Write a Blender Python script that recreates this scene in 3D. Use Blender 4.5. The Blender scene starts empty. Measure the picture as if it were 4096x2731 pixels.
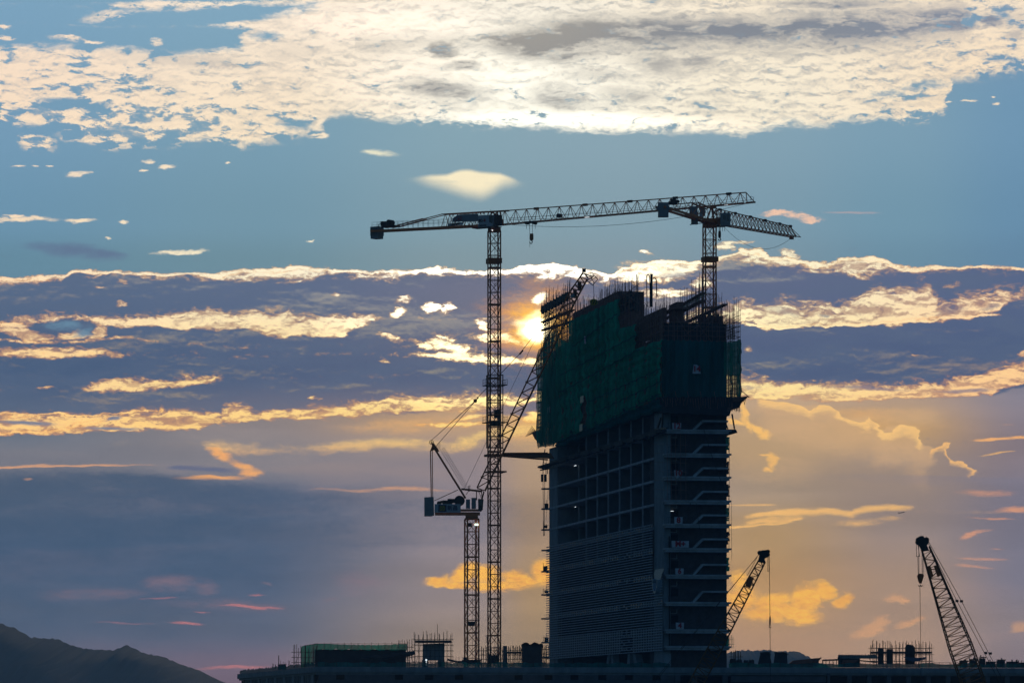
import bpy, bmesh, math, random
from mathutils import Vector, Matrix
random.seed(7)
R = math.radians
F = 18400.0          # focal length in photo pixels
HY = 2880.0          # photo row of the horizon
CZ = 6.0             # eye height above the ground

# ------------------------------------------------------------------ camera
scene = bpy.context.scene
cam_d = bpy.data.cameras.new("camera")
cam = bpy.data.objects.new("camera", cam_d)
scene.collection.objects.link(cam)
cam.location = (0, 0, CZ)
cam.rotation_euler = (R(90), 0, 0)
cam_d.sensor_width = 36
cam_d.lens = F / 4096 * 36
cam_d.shift_y = (HY - 1365.5) / 4096
cam_d.clip_start = 1
cam_d.clip_end = 60000
scene.camera = cam
scene.view_settings.view_transform = 'Standard'
scene.view_settings.look = 'None'
scene.view_settings.gamma = 1
scene.view_settings.exposure = 0
scene.cycles.use_denoising = True

AIR = 0.00014         # density of the haze, per metre
SUN_AZ = math.atan(102 / F)        # to the right of +Y
SUN_EL = math.atan(1590 / F)

# ------------------------------------------------------------------ sky
world = bpy.data.worlds.new("World")
scene.world = world
world.use_nodes = True
NT = world.node_tree
NT.nodes.clear()

def lin(c):
    return tuple(((v / 255 / 12.92) if v / 255 <= 0.04045 else ((v / 255 + 0.055) / 1.055) ** 2.4) for v in c)

class S:
    """a socket with arithmetic"""
    def __init__(s, o): s.o = o
    def __add__(a, b): return mth('ADD', a, b)
    def __radd__(a, b): return mth('ADD', b, a)
    def __sub__(a, b): return mth('SUBTRACT', a, b)
    def __rsub__(a, b): return mth('SUBTRACT', b, a)
    def __mul__(a, b): return mth('MULTIPLY', a, b)
    def __rmul__(a, b): return mth('MULTIPLY', b, a)
    def __truediv__(a, b): return mth('DIVIDE', a, b)

def group(name, ins, body):
    """a reusable node group; ins = [(name, is_vector)], body(*sockets) -> S"""
    global NT
    g = bpy.data.node_groups.new(name, 'ShaderNodeTree')
    for n_, v_ in ins:
        g.interface.new_socket(n_, in_out='INPUT', socket_type='NodeSocketVector' if v_ else 'NodeSocketFloat')
    g.interface.new_socket('Value', in_out='OUTPUT', socket_type='NodeSocketFloat')
    keep, NT = NT, g
    gi = NT.nodes.new('NodeGroupInput')
    r = body(*[S(o) for o in gi.outputs[:len(ins)]])
    go = NT.nodes.new('NodeGroupOutput')
    NT.links.new(r.o, go.inputs[0])
    NT = keep
    return g

def call(g, *a):
    n = NT.nodes.new('ShaderNodeGroup'); n.node_tree = g
    for i, v in enumerate(a): put(n.inputs[i], v)
    return S(n.outputs[0])

class Lazy(S):
    """built only when first used, so that few values are alive at once"""
    def __init__(s, f): s.f = f; s.v = None
    @property
    def o(s):
        if s.v is None: s.v = s.f().o
        return s.v

def lazy(f):
    return lambda *a, **k: Lazy(lambda: f(*a, **k))

def put(sock, v):
    if isinstance(v, S): NT.links.new(v.o, sock)
    else: sock.default_value = v

def mth(op, *a, clamp=False):
    n = NT.nodes.new('ShaderNodeMath'); n.operation = op; n.use_clamp = clamp
    for i, v in enumerate(a): put(n.inputs[i], v)
    return S(n.outputs[0])

def vec(op, *a, out=0):
    n = NT.nodes.new('ShaderNodeVectorMath'); n.operation = op
    for i, v in enumerate(a): put(n.inputs[i], v)
    return S(n.outputs[out])

def ss(v, a, b, lo=0.0, hi=1.0):
    """smoothstep of v from a to b"""
    n = NT.nodes.new('ShaderNodeMapRange'); n.interpolation_type = 'SMOOTHSTEP'
    put(n.inputs[0], v); put(n.inputs[1], a); put(n.inputs[2], b); put(n.inputs[3], lo); put(n.inputs[4], hi)
    return S(n.outputs[0])

def mix(f, a, b):
    # colours travel as plain vectors: no conversion nodes in the long chain
    n = NT.nodes.new('ShaderNodeMix'); n.data_type = 'VECTOR'; n.clamp_factor = True
    put(n.inputs[0], f)
    for i, v in ((4, a), (5, b)):
        if isinstance(v, S): NT.links.new(v.o, n.inputs[i])
        else: n.inputs[i].default_value = lin(v)
    return S(n.outputs[1])

def gain(c, k):
    n = NT.nodes.new('ShaderNodeVectorMath'); n.operation = 'SCALE'
    NT.links.new(c.o, n.inputs[0]); put(n.inputs['Scale'], k)
    return S(n.outputs[0])

def noise(v, scale, detail=4, rough=0.5, dist=0.0, color=False):
    n = NT.nodes.new('ShaderNodeTexNoise')
    n.inputs['Scale'].default_value = 1
    n.inputs['Detail'].default_value = detail; n.inputs['Roughness'].default_value = rough
    n.inputs['Distortion'].default_value = dist
    m = vec('MULTIPLY', v, (scale[0], scale[1], 1))
    if len(scale) > 2: m = vec('ADD', m, (0, 0, scale[2]))
    NT.links.new(m.o, n.inputs['Vector'])
    return S(n.outputs['Color' if color else 'Fac'])

def fy(x, y):
    """photo row/column to dome coordinates (thousandths)"""
    az = math.atan((x - 2048) / F)
    el = math.atan((HY - y) / F * math.cos(az))
    return (az * F + 2048) / 1000, (HY - el * F) / 1000

def curve(x, pts):
    """float curve: normalised dome x -> dome y / 3, traced points in photo pixels"""
    n = NT.nodes.new('ShaderNodeFloatCurve')
    c = n.mapping.curves[0]
    q = [fy(*p) for p in pts]
    q = [((a + 0.5) / 5.0, b / 3.0) for a, b in q]
    q = [(0.0, q[0][1])] + q + [(1.0, q[-1][1])]
    c.points[0].location = q[0]; c.points[1].location = q[-1]
    for p in q[1:-1]: c.points.new(*p)
    for p in c.points: p.handle_type = 'VECTOR'
    n.mapping.update()
    put(n.inputs['Value'], x)
    return S(n.outputs[0])

G_BLOB = group('cloud_patch', [('V', 1), ('Centre', 1), ('Inverse', 1), ('Core', 0), ('Gain', 0)],
    lambda v, c, i, co, k: ss(vec('LENGTH', vec('MULTIPLY', vec('SUBTRACT', v, c), i), out=1), 1.0, co, 0.0, k))
def _tilted(v, c, a, b, co, k):
    d = vec('SUBTRACT', v, c)
    u = vec('DOT_PRODUCT', d, a, out=1); w_ = vec('DOT_PRODUCT', d, b, out=1)
    return ss(mth('SQRT', mth('MULTIPLY_ADD', u, u, w_ * w_)), 1.0, co, 0.0, k)
G_TILT = group('tilted_cloud_patch', [('V', 1), ('Centre', 1), ('A', 1), ('B', 1), ('Core', 0), ('Gain', 0)], _tilted)
G_BAND = group('cloud_band', [('Y', 0), ('Up', 0), ('Low', 0), ('SoftUp', 0), ('SoftLow', 0)],
    lambda y, u, l, su, sl: ss(mth('MULTIPLY_ADD', u, -3.0, y), su * -1.1, su * 1.8) * ss(mth('MULTIPLY_ADD', l, 3.0, 0.0 - y), sl * -1.1, sl * 1.8))
def _stroke(y, c, wu, wl):
    d = mth('MULTIPLY_ADD', c, -3.0, y)
    return ss(d, wu, 0) * ss(d, wl, 0)
G_STROKE = group('cloud_line', [('Y', 0), ('Line', 0), ('Above', 0), ('Below', 0)], _stroke)

def ramp(v, stops):
    n = NT.nodes.new('ShaderNodeValToRGB')
    put(n.inputs[0], v)
    cr = n.color_ramp; cr.interpolation = 'EASE'
    cr.elements[0].position = stops[0][0] / 2731; cr.elements[0].color = (*lin(stops[0][1]), 1)
    cr.elements[1].position = stops[-1][0] / 2731; cr.elements[1].color = (*lin(stops[-1][1]), 1)
    for p, c in stops[1:-1]:
        e = cr.elements.new(p / 2731); e.color = (*lin(c), 1)
    return S(n.outputs[0])

def grid(cols):
    """bilinear colour field: [(x, [(y, rgb)...])...]"""
    yn = Y / 2.731
    out = ramp(yn, cols[0][1])
    for (xa, _), (xb, st) in zip(cols, cols[1:]):
        out = mix(ss(X, xa / 1000, xb / 1000), out, ramp(yn, st))
    return out

tc = NT.nodes.new('ShaderNodeTexCoord')
D = S(tc.outputs['Generated'])
sep = NT.nodes.new('ShaderNodeSeparateXYZ'); NT.links.new(D.o, sep.inputs[0])
dx, dy, dz = (S(sep.outputs[i]) for i in range(3))
az = mth('ARCTAN2', dx, dy)
el = mth('ARCSINE', dz)
X = az * (F / 1000) + 2.048
Y = 2.88 - el * (F / 1000)
cmb = NT.nodes.new('ShaderNodeCombineXYZ'); put(cmb.inputs[0], X); put(cmb.inputs[1], Y)
V = S(cmb.outputs[0])

# warps of the dome coordinates: puffy and streaky
wn = noise(V, (9, 20), 7, 0.62, color=True)
wv = vec('SUBTRACT', wn, (0.5, 0.5, 0.5))
VP = vec('ADD', V, vec('MULTIPLY', wv, (0.08, 0.05, 0)))       # puffy
sn = noise(V, (2.2, 9, 7.3), 6, 0.58, color=True)
sv = vec('SUBTRACT', sn, (0.5, 0.5, 0.5))
VS = vec('ADD', V, vec('MULTIPLY', sv, (0.3, 0.07, 0)))          # streaky
VM = vec('ADD', VP, vec('MULTIPLY', sv, (0.16, 0.06, 0)))
def xy(v):
    s_ = NT.nodes.new('ShaderNodeSeparateXYZ'); NT.links.new(v.o, s_.inputs[0])
    return S(s_.outputs[0]), S(s_.outputs[1])
def wset(v):
    x, y = xy(v)
    return ((x + 0.5) / 5.0, y, v)
WP = {'p': wset(VP), 's': wset(VS), 'm': wset(VM), 'n': wset(V)}
MX, MY = xy(VM)

@lazy
def band(up, lo, su=14, sl=14, w='m'):
    x, y, _ = WP[w]
    return call(G_BAND, y, curve(x, up), curve(x, lo), su / 1000, sl / 1000)

@lazy
def blob(cx, cy, rx, ry, rot=0, w='m', core=0.3, k=1.0):
    if w != 'n': rx, ry, core = rx * 1.12, ry * 1.3, core * 0.45
    a, b = fy(cx, cy)
    if rot == 0:
        return call(G_BLOB, WP[w][2], (a, b, 0), (1000 / rx, 1000 / ry, 0), core, k)
    c, s_ = math.cos(R(rot)), math.sin(R(rot))
    return call(G_TILT, WP[w][2], (a, b, 0), (c * 1000 / rx, s_ * 1000 / rx, 0), (-s_ * 1000 / ry, c * 1000 / ry, 0), core, k)

@lazy
def stroke(pts, wu, wl, w='m'):
    """soft line y(x): wu above, wl below"""
    x, y, _ = WP[w]
    return call(G_STROKE, y, curve(x, pts), -wu / 1000, wl / 1000)

def xr(x0, x1, s=40, s1=None):
    s1 = s1 or s
    return ss(MX, x0 / 1000, (x0 + s) / 1000) * ss(MX, x1 / 1000, (x1 - s1) / 1000)

def many(ms):
    out = ms[0]
    for m in ms[1:]: out = mth('MAXIMUM', out, m)
    return out

# clear sky and haze, low-frequency colour field
base = grid([
    (0,    [(0, (124, 163, 190)), (500, (117, 155, 182)), (900, (108, 147, 172)), (1060, (101, 138, 158)), (1300, (100, 128, 150)), (1740, (106, 114, 128)), (1850, (116, 116, 126)), (2200, (76, 92, 118)), (2450, (82, 92, 112)), (2731, (90, 88, 106))]),
    (1000, [(0, (130, 167, 190)), (500, (122, 158, 178)), (900, (115, 150, 168)), (1060, (110, 142, 156)), (1300, (110, 130, 150)), (1700, (140, 130, 130)), (1850, (128, 124, 130)), (2000, (90, 100, 122)), (2300, (80, 94, 118)), (2500, (90, 96, 114)), (2731, (116, 96, 108))]),
    (1900, [(0, (150, 172, 185)), (500, (135, 165, 178)), (900, (130, 158, 170)), (1060, (130, 152, 160)), (1300, (140, 140, 150)), (1680, (190, 155, 120)), (1850, (138, 126, 130)), (2100, (140, 130, 136)), (2350, (150, 134, 130)), (2600, (158, 134, 112)), (2731, (150, 125, 110))]),
    (2150, [(0, (150, 172, 185)), (500, (137, 165, 178)), (900, (131, 158, 170)), (1060, (131, 152, 161)), (1300, (145, 140, 146)), (1680, (206, 166, 116)), (1850, (172, 145, 118)), (2100, (160, 134, 110)), (2350, (172, 140, 100)), (2600, (160, 132, 98)), (2731, (150, 126, 104))]),
    (2500, [(0, (150, 172, 185)), (500, (138, 165, 178)), (900, (132, 158, 170)), (1060, (132, 152, 162)), (1300, (150, 140, 145)), (1700, (190, 160, 122)), (2000, (168, 144, 128)), (2300, (172, 142, 116)), (2731, (160, 130, 108))]),
    (3050, [(0, (140, 165, 182)), (500, (132, 162, 178)), (900, (124, 154, 170)), (1060, (122, 148, 162)), (1600, (190, 160, 130)), (1800, (190, 158, 120)), (1950, (166, 144, 122)), (2150, (180, 146, 102)), (2350, (188, 146, 96)), (2600, (172, 136, 104)), (2731, (150, 122, 110))]),
    (3600, [(0, (130, 160, 180)), (500, (124, 158, 178)), (900, (114, 150, 170)), (1060, (108, 142, 162)), (1600, (172, 146, 124)), (1720, (194, 156, 110)), (1860, (164, 142, 126)), (2100, (150, 132, 124)), (2350, (164, 136, 114)), (2600, (170, 138, 112)), (2731, (150, 124, 114))]),
    (4096, [(0, (125, 155, 180)), (500, (112, 150, 178)), (900, (104, 142, 170)), (1060, (100, 135, 162)), (1560, (130, 125, 138)), (1800, (138, 124, 130)), (2000, (124, 118, 132)), (2300, (120, 116, 130)), (2500, (136, 122, 124)), (2731, (130, 112, 114))]),
])
# colour of cloud lit from behind, and of cloud in shade
lit = grid([
    (0,    [(0, (252, 228, 205)), (700, (252, 226, 196)), (1080, (254, 224, 184)), (1500, (255, 214, 150)), (1750, (255, 205, 130)), (1900, (240, 170, 110)), (2731, (190, 120, 110))]),
    (1000, [(0, (254, 236, 214)), (700, (254, 232, 200)), (1080, (255, 240, 205)), (1500, (255, 220, 150)), (1720, (255, 210, 130)), (1900, (252, 176, 100)), (2731, (190, 118, 110))]),
    (2100, [(0, (255, 246, 228)), (500, (255, 250, 232)), (1080, (255, 252, 235)), (1500, (255, 236, 175)), (1720, (255, 215, 125)), (1900, (255, 190, 95)), (2731, (235, 165, 85))]),
    (3000, [(0, (255, 240, 215)), (500, (255, 243, 218)), (1080, (255, 243, 205)), (1500, (255, 228, 160)), (1720, (255, 205, 125)), (1900, (252, 185, 105)), (2731, (232, 160, 90))]),
    (4096, [(0, (252, 232, 205)), (500, (252, 226, 192)), (1080, (253, 222, 178)), (1500, (253, 205, 145)), (1720, (245, 180, 120)), (1900, (225, 158, 115)), (2731, (215, 150, 110))]),
])
shade = grid([
    (0,    [(0, (190, 186, 182)), (500, (150, 155, 165)), (1100, (88, 106, 134)), (1500, (72, 92, 122)), (1700, (90, 102, 124)), (2731, (80, 90, 112))]),
    (2100, [(0, (165, 160, 152)), (500, (142, 142, 142)), (1100, (100, 110, 136)), (1500, (88, 98, 124)), (1700, (140, 122, 125)), (2731, (110, 108, 125))]),
    (3000, [(0, (132, 138, 148)), (500, (140, 142, 146)), (1100, (96, 106, 134)), (1500, (80, 94, 124)), (1700, (140, 128, 130)), (2731, (120, 112, 120))]),
    (4096, [(0, (136, 144, 160)), (500, (140, 146, 160)), (1100, (88, 102, 134)), (1500, (76, 92, 124)), (1700, (120, 118, 132)), (2731, (110, 108, 125))]),
])

# texture fields
puffs = noise(VP, (11, 30, 1.7), 5, 0.62)
puffb = noise(VS, (4, 15, 3.1), 5, 0.6)
fine = noise(VP, (34, 78, 5.0), 4, 0.62)
shadow_tone = mth('MULTIPLY_ADD', puffs, 0.6, puffb * 0.4)
sunny = blob(2150, 1290, 1000, 460, 0, 'n', core=0) * 1.5 + 0.92
litd = gain(lit, sunny * 1.12)
warm = vec('MULTIPLY', lit, (0.96, 0.60, 0.30))

erode = mth('MULTIPLY_ADD', fine, 1.5, mth('MULTIPLY_ADD', puffs, 1.5, -1.5))     # about -0.45 .. 0.45
puffs2 = noise(vec('ADD', VP, (0.003, 0.011, 0)), (11, 30, 1.7), 5, 0.62)
relief = puffs - puffs2          # bellies against tops
soft_erode = mth('MULTIPLY_ADD', puffb, 1.1, mth('MULTIPLY_ADD', fine, 0.6, -0.85))

def over(col, m, c, k=1.0, e=None):
    """soft cloud: its thin edges break up in the fine grain"""
    f = ss(m + (soft_erode if e is None else e), 0.06, 1.15, 0.0, k) * ss(m, 0.0, 0.3)
    return mix(f, col, c)

def lay(col, m, tx=0.5, k=1.0):
    """sunlit part of the deck: warm thin edge, bright middle, thinner shaded flecks"""
    f = ss(m + erode, 0.15, 0.95) * ss(m, 0.02, 0.25)
    g = f * ss(shadow_tone + relief * 0.8, 0.36, 0.60, (1.0 - tx) * k, k)
    return mix(g, col, mix(ss(g, 0.2, 0.92), warm, litd))

# ---- high altocumulus sheet and the small separate clouds under it
top_lo = [(0, 494), (150, 505), (300, 560), (450, 605), (600, 590), (800, 572), (1000, 588), (1150, 560), (1290, 545), (1320, 480), (1400, 464), (1500, 482), (1700, 497), (2000, 512), (2200, 520), (2400, 532), (2600, 526), (2750, 530), (2900, 545), (2980, 555), (3080, 530), (3150, 505), (3280, 512), (3400, 484), (3600, 482), (3700, 478), (3780, 455), (3800, 335), (3900, 318), (4096, 275)]
top_up = [(0, 172), (150, 185), (400, 192), (550, 190), (700, 212), (850, 200), (950, 185), (985, 110), (1050, 60), (1250, 15), (1400, -60), (4096, -60)]
sheet0 = band(top_up, top_lo, 22, 26, 'm') * 1.0
edge = ss(MY, 0.30, 0.52) * 0.12 + ss(mth('ABSOLUTE', X - 2.3), 0.7, 1.9) * 0.16
broken = ss(puffs, 0.38 + edge * 0.6, 0.22 + edge * 0.9, 0.0, 0.85)
tex = mth('MULTIPLY_ADD', puffs, 0.55, mth('MULTIPLY_ADD', fine, 0.25, puffb * 0.3))
glare = many([blob(2300, 480, 900, 56, 2, 'n', core=0, k=1.0), blob(2000, 330, 900, 200, 0, 'n', core=0, k=.45), blob(1600, 90, 700, 120, 0, 'n', core=0, k=.4)])

def top(shapes, holes, folds):
    sh = many([sheet0] + shapes) if shapes else sheet0
    sh = sh * (1.0 - many(holes)) - broken * 0.8
    sh = ss(sh + erode * ss(puffb, 0.35, 0.65, 0.45, 1.05), 0.02, 1.0) * ss(sh, 0.0, 0.3)
    foldt = many(folds) * ss(puffs + (puffb - 0.5) * 1.2 + relief * 0.4, 0.30, 0.64, 0.30, 1.15)
    tone = ss(mth('MULTIPLY_ADD', relief, ss(puffb, 0.35, 0.65, 0.2, 1.3), tex), 0.34, 0.66, 0.50, 0.0) * (1.0 - glare * 0.75)
    cs = mix(mth('MINIMUM', tone + foldt, 1.0), gain(lit, glare * 0.6 + 0.97), shade)
    return mix(sh, base, cs)

TL = top([blob(150, 575, 110, 42), band([(310, 25), (500, 10), (900, 2), (1400, -30)], [(310, 28), (500, 40), (700, 42), (1000, 20), (1400, 15)], 10, 14, 's'),
          blob(420, 60, 150, 22, -6, 's', k=.7), band([(840, 100), (950, 82), (1400, 40)], [(840, 102), (1000, 125), (1400, 130)], 8, 12, 's'),
          blob(260, 155, 90, 20, 4), blob(370, 168, 60, 9), blob(25, 110, 45, 9), blob(20, 145, 45, 9), blob(630, 170, 38, 16), blob(1270, 548, 60, 16, -8), blob(1120, 500, 90, 16)],
         [blob(260, 415, 170, 34, 4, k=.95), blob(400, 440, 80, 34, k=.95), blob(220, 520, 150, 30, k=.9), blob(30, 440, 60, 24, k=.6), blob(1180, 505, 110, 30, k=.9), blob(1060, 145, 90, 26, k=.8), blob(1000, 42, 260, 16, 0, 's', k=.8)],
         [blob(750, 245, 340, 36, 3, 's', k=.35), blob(1150, 215, 150, 30, k=.2)])
TL = over(TL, many([blob(100, 878, 210, 14, -2), blob(330, 878, 80, 9, 2), blob(50, 862, 50, 9), blob(512, 892, 32, 9, 4), blob(320, 695, 50, 12, -5), blob(85, 672, 38, 6), blob(655, 670, 42, 10, -3), blob(560, 650, 36, 7), blob(900, 650, 14, 4), blob(560, 685, 22, 4), blob(160, 671, 22, 5), blob(220, 673, 26, 5)]), lit, .95, erode)
streaky = noise(VS, (3, 22, 8.8), 4, 0.6)
TR = top([], [blob(3550, 380, 120, 24, k=.6), blob(3700, 345, 140, 22, -6, k=.7), blob(4030, 235, 120, 14, 4, k=.6), blob(4000, 60, 70, 24, 25, k=.7)],
         [band([(1900, 150), (2100, 110), (2350, 60), (2600, 62), (2800, 75), (3100, 60), (3400, 40), (3830, 10), (3870, 60)], [(1900, 170), (2050, 230), (2250, 265), (2450, 215), (2700, 200), (3000, 200), (3300, 195), (3600, 175), (3850, 150), (3900, 90)], 34, 46, 'm'),
             blob(2180, 200, 260, 65, 6, core=.1), blob(1790, 195, 70, 40), blob(1860, 265, 90, 24), blob(1780, 360, 240, 56, 6, k=.7), blob(2230, 385, 150, 60, 10, k=.75), blob(2500, 380, 160, 40, k=.5),
             blob(2640, 250, 170, 50, 10, k=.6), blob(2780, 240, 110, 30, k=.7), blob(3100, 215, 160, 22, 0, k=.4), blob(2400, 300, 250, 40, k=.35), blob(3960, 90, 70, 30, k=.8), blob(4060, 150, 60, 26, k=.5),
             blob(3300, 20, 340, 24, 0, 's', k=.75), blob(1500, 190, 200, 30, k=.35)])
TR = over(TR, many([blob(1500, 603, 95, 17, 5, 's', core=.0), blob(1480, 600, 60, 10, 6, 's')]), (246, 238, 205), .85)
TR = mix(band([(1640, 712), (1720, 701), (1790, 698), (1835, 681), (1875, 678), (1920, 688), (2000, 694), (2060, 716), (2085, 730)], [(1640, 714), (1700, 732), (1760, 748), (1860, 780), (1930, 792), (1975, 770), (2010, 745), (2085, 732)], 7, 26, 'n') * (ss(X, 1.60, 1.74) * ss(X, 2.115, 2.03)) * ss(mth('MULTIPLY_ADD', streaky, 0.5, puffs * 0.5), 0.3, 0.5, 0.78, 1.0), TR, (250, 236, 200))
TR = over(TR, many([blob(3870, 400, 35, 8), blob(3980, 420, 28, 7, -8), blob(3800, 410, 20, 6), blob(3970, 393, 14, 4)]), lit, .95, erode)
TR = over(TR, many([blob(3130, 858, 130, 13, 2), blob(3220, 872, 80, 18, 10), blob(3260, 888, 70, 10)]), (246, 200, 170), .9, erode)
TR = over(TR, blob(3430, 852, 130, 6, -2, 's', core=0), (200, 170, 165), .5)

# ---- warm haze and low cloud beneath the deck, shared part
lows = noise(VS, (0.9, 6, 12.4), 4, 0.5)
base = gain(base, mth('MULTIPLY_ADD', ss(lows, 0.3, 0.7, -0.10, 0.10), ss(Y, 1.1, 1.5), 1.0))
base = mix(ss(lows, 0.5, 0.72, 0.0, 0.10) * ss(Y, 1.5, 1.8), base, gain(lit, 0.55))
AL = over(base, many([blob(1650, 1700, 520, 70, -4, 'n', core=0, k=.5), blob(2150, 1720, 250, 160, 0, 'n', core=0, k=.6)]), (232, 176, 108))
AL = over(AL, band([(790, 1782), (830, 1768), (1000, 1775), (1200, 1782), (1350, 1764), (1500, 1750), (1600, 1746), (1700, 1764), (1800, 1772), (1840, 1742), (1950, 1716), (2150, 1690), (2200, 1700)],
           [(790, 1784), (870, 1812), (1150, 1812), (1300, 1806), (1500, 1802), (1750, 1798), (1800, 1806), (1900, 1778), (1990, 1744), (2200, 1720)], 24, 22, 'm'), lit, .95)
AR = over(base, many([blob(3540, 1680, 380, 90, 8, 'n', core=0, k=.55), blob(2900, 2350, 300, 330, 0, 'n', core=0, k=.12)]), (232, 176, 108))
AR = over(AR, many([blob(3260, 1740, 330, 110, 14, 'p', core=0, k=.8), blob(3560, 1800, 220, 90, 20, 'p', core=0, k=.6), blob(3620, 1670, 240, 60, 0, 's', core=0, k=.9), blob(3120, 1880, 300, 90, 0, 's', core=0, k=.5)]), (206, 168, 126), .7)
AR = over(AR, stroke([(3040, 1585), (3225, 1622), (3300, 1618), (3375, 1665), (3470, 1672), (3500, 1732), (3590, 1698), (3672, 1775), (3760, 1800)], 8, 260, 'm') * xr(3000, 3760, 90, 60), (214, 172, 126), .6, soft_erode * 0.5)
AR = over(AR, stroke([(3040, 1585), (3100, 1600), (3140, 1608), (3225, 1622), (3250, 1646), (3300, 1618), (3345, 1624), (3375, 1665), (3440, 1696), (3470, 1672), (3490, 1708), (3500, 1732), (3550, 1728), (3590, 1698), (3650, 1722), (3672, 1775)], 5, 60, 'm') * xr(3030, 3680, 30, 20), (250, 200, 126), .85, erode * 0.5)
AR = over(AR, stroke([(3700, 1798), (3740, 1786), (3765, 1762), (3790, 1768), (3800, 1822), (3840, 1840), (3880, 1880)], 5, 45, 'm') * xr(3700, 3890, 20, 14), (248, 190, 118), .85, erode * 0.5)
AR = over(AR, many([blob(2978, 1640, 20, 60, 0, 'p'), blob(2990, 1695, 22, 40, -20, 'p'), blob(2950, 1690, 70, 14, 16, 'p'), blob(3030, 1722, 60, 18, 30, 'p'), blob(3055, 1740, 44, 26, 0, 'p')]), (254, 196, 108), .85)
AR = over(AR, many([blob(3960, 1755, 130, 8, -2, 's'), blob(4060, 1748, 90, 8, -1, 's'), blob(4020, 1695, 50, 4, 0, 's', k=.4)]), (250, 180, 108), .85)

# ---- stratocumulus deck
deck_up = [(0, 1105), (90, 1103), (240, 1102), (262, 1086), (380, 1080), (450, 1084), (500, 1092), (590, 1083), (640, 1090), (850, 1084), (900, 1072), (1000, 1066), (1100, 1061), (1230, 1058), (1320, 1072), (1400, 1078), (1500, 1076), (1650, 1084), (1750, 1074), (1950, 1082), (2050, 1078), (2150, 1064), (2250, 1057), (2350, 1068), (2440, 1095), (2478, 1080), (2500, 1052), (2600, 1032), (2800, 1030), (2900, 1010), (2960, 990), (3050, 1000), (3090, 1030), (3150, 1025), (3230, 1050), (3330, 1052), (3345, 1036), (3450, 1030), (3560, 1048), (3650, 1070), (3780, 1062), (3850, 1068), (3950, 1060), (4096, 1072)]
deck_lo = [(0, 1735), (250, 1738), (400, 1722), (600, 1727), (830, 1727), (860, 1702), (1000, 1688), (1200, 1675), (1400, 1672), (1500, 1655), (1700, 1650), (2100, 1670), (2500, 1600), (2965, 1594), (3050, 1598), (3200, 1592), (3380, 1608), (3450, 1602), (3600, 1592), (3900, 1588), (3990, 1575), (4096, 1545)]
rim_lo = [(0, 1140), (120, 1150), (180, 1118), (260, 1110), (450, 1104), (560, 1110), (640, 1112), (860, 1108), (900, 1112), (1000, 1118), (1100, 1115), (1210, 1128), (1300, 1112), (1400, 1108), (1500, 1112), (1620, 1122), (1700, 1102), (1900, 1108), (2080, 1108), (2150, 1118), (2250, 1108), (2300, 1130), (2440, 1130), (2560, 1132), (2700, 1120), (2800, 1062), (2900, 1048), (3000, 1050), (3100, 1068), (3200, 1085), (3300, 1090), (3420, 1110), (3500, 1096), (3600, 1088), (3700, 1092), (3800, 1090), (3900, 1088), (4096, 1094)]
deckm = band(deck_up, deck_lo, 9, 12, 'm') * 1.0
rimm = band(deck_up, rim_lo, 8, 26, 'm') * 1.0
liner = stroke([(x, y + 10) for x, y in deck_up], 16, 16, 'm') * 1.0
body = mix(ss(puffb, 0.35, 0.7, 0.0, 0.45), shade, (92, 106, 130))
streak = noise(VS, (1.3, 10, 4.4), 5, 0.55)
body = mix(ss(streak + relief * 0.5, 0.52, 0.74, 0.0, 0.34), body, gain(lit, 0.62))
body = mix(blob(2050, 1230, 900, 330, 0, 'n', core=0, k=.35), body, (140, 128, 134))
def deck_on(col):
    col = mix(ss(deckm + erode * 0.8, 0.2, 0.75), col, body)
    col = lay(col, rimm, .45)
    return lay(col, liner, .15)

ML = over(AL, many([blob(260, 1000, 260, 34, 3, 's', core=.1), blob(380, 1020, 160, 34, 0, 's', core=.0)]), (96, 112, 142), .8)
ML = over(ML, many([blob(730, 1002, 155, 11, -4), blob(450, 957, 20, 5), blob(1250, 966, 26, 3)]), lit, .95, erode)
ML = deck_on(ML)
ML = lay(ML, band([(0, 1280), (100, 1262), (200, 1257), (350, 1262), (500, 1258), (600, 1245), (700, 1235), (850, 1228), (950, 1245), (1050, 1238), (1150, 1245), (1250, 1268), (1330, 1250), (1500, 1258), (1540, 1275)],
         [(0, 1310), (350, 1282), (400, 1300), (500, 1312), (560, 1298), (700, 1312), (850, 1312), (980, 1314), (1100, 1338), (1250, 1342), (1380, 1358), (1400, 1325), (1460, 1302), (1540, 1278)], 26, 9, 'm'), .35)
ML = lay(ML, many([blob(120, 1335, 170, 24, 8), blob(290, 1340, 90, 18, -14), blob(380, 1325, 60, 20, -30), blob(60, 1300, 120, 20)]), .4, k=.85)
ML = over(ML, many([blob(270, 1302, 120, 20, 3, 'm', core=0), blob(335, 1322, 60, 20, -20, 'm', core=0)]), (102, 134, 158), .95, erode)
ML = lay(ML, many([stroke([(0, 1352), (250, 1368), (420, 1350), (600, 1376), (800, 1375), (1070, 1396)], 14, 14, 's') * ss(X, 1.1, 0.3, 0, 0.55),
          band([(0, 1386), (300, 1388), (400, 1394), (560, 1424)], [(0, 1432), (200, 1436), (400, 1427), (560, 1424)], 18, 12, 's'), stroke([(540, 1425), (900, 1432), (1350, 1432)], 9, 9, 's') * 0.18 * xr(500, 1400, 200)]), .4)
ML = lay(ML, band([(320, 1562), (380, 1530), (500, 1508), (650, 1514), (750, 1500), (875, 1492), (890, 1510)], [(320, 1562), (400, 1570), (600, 1562), (750, 1547), (880, 1515), (890, 1510)], 20, 12, 'm'), .35)
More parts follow.
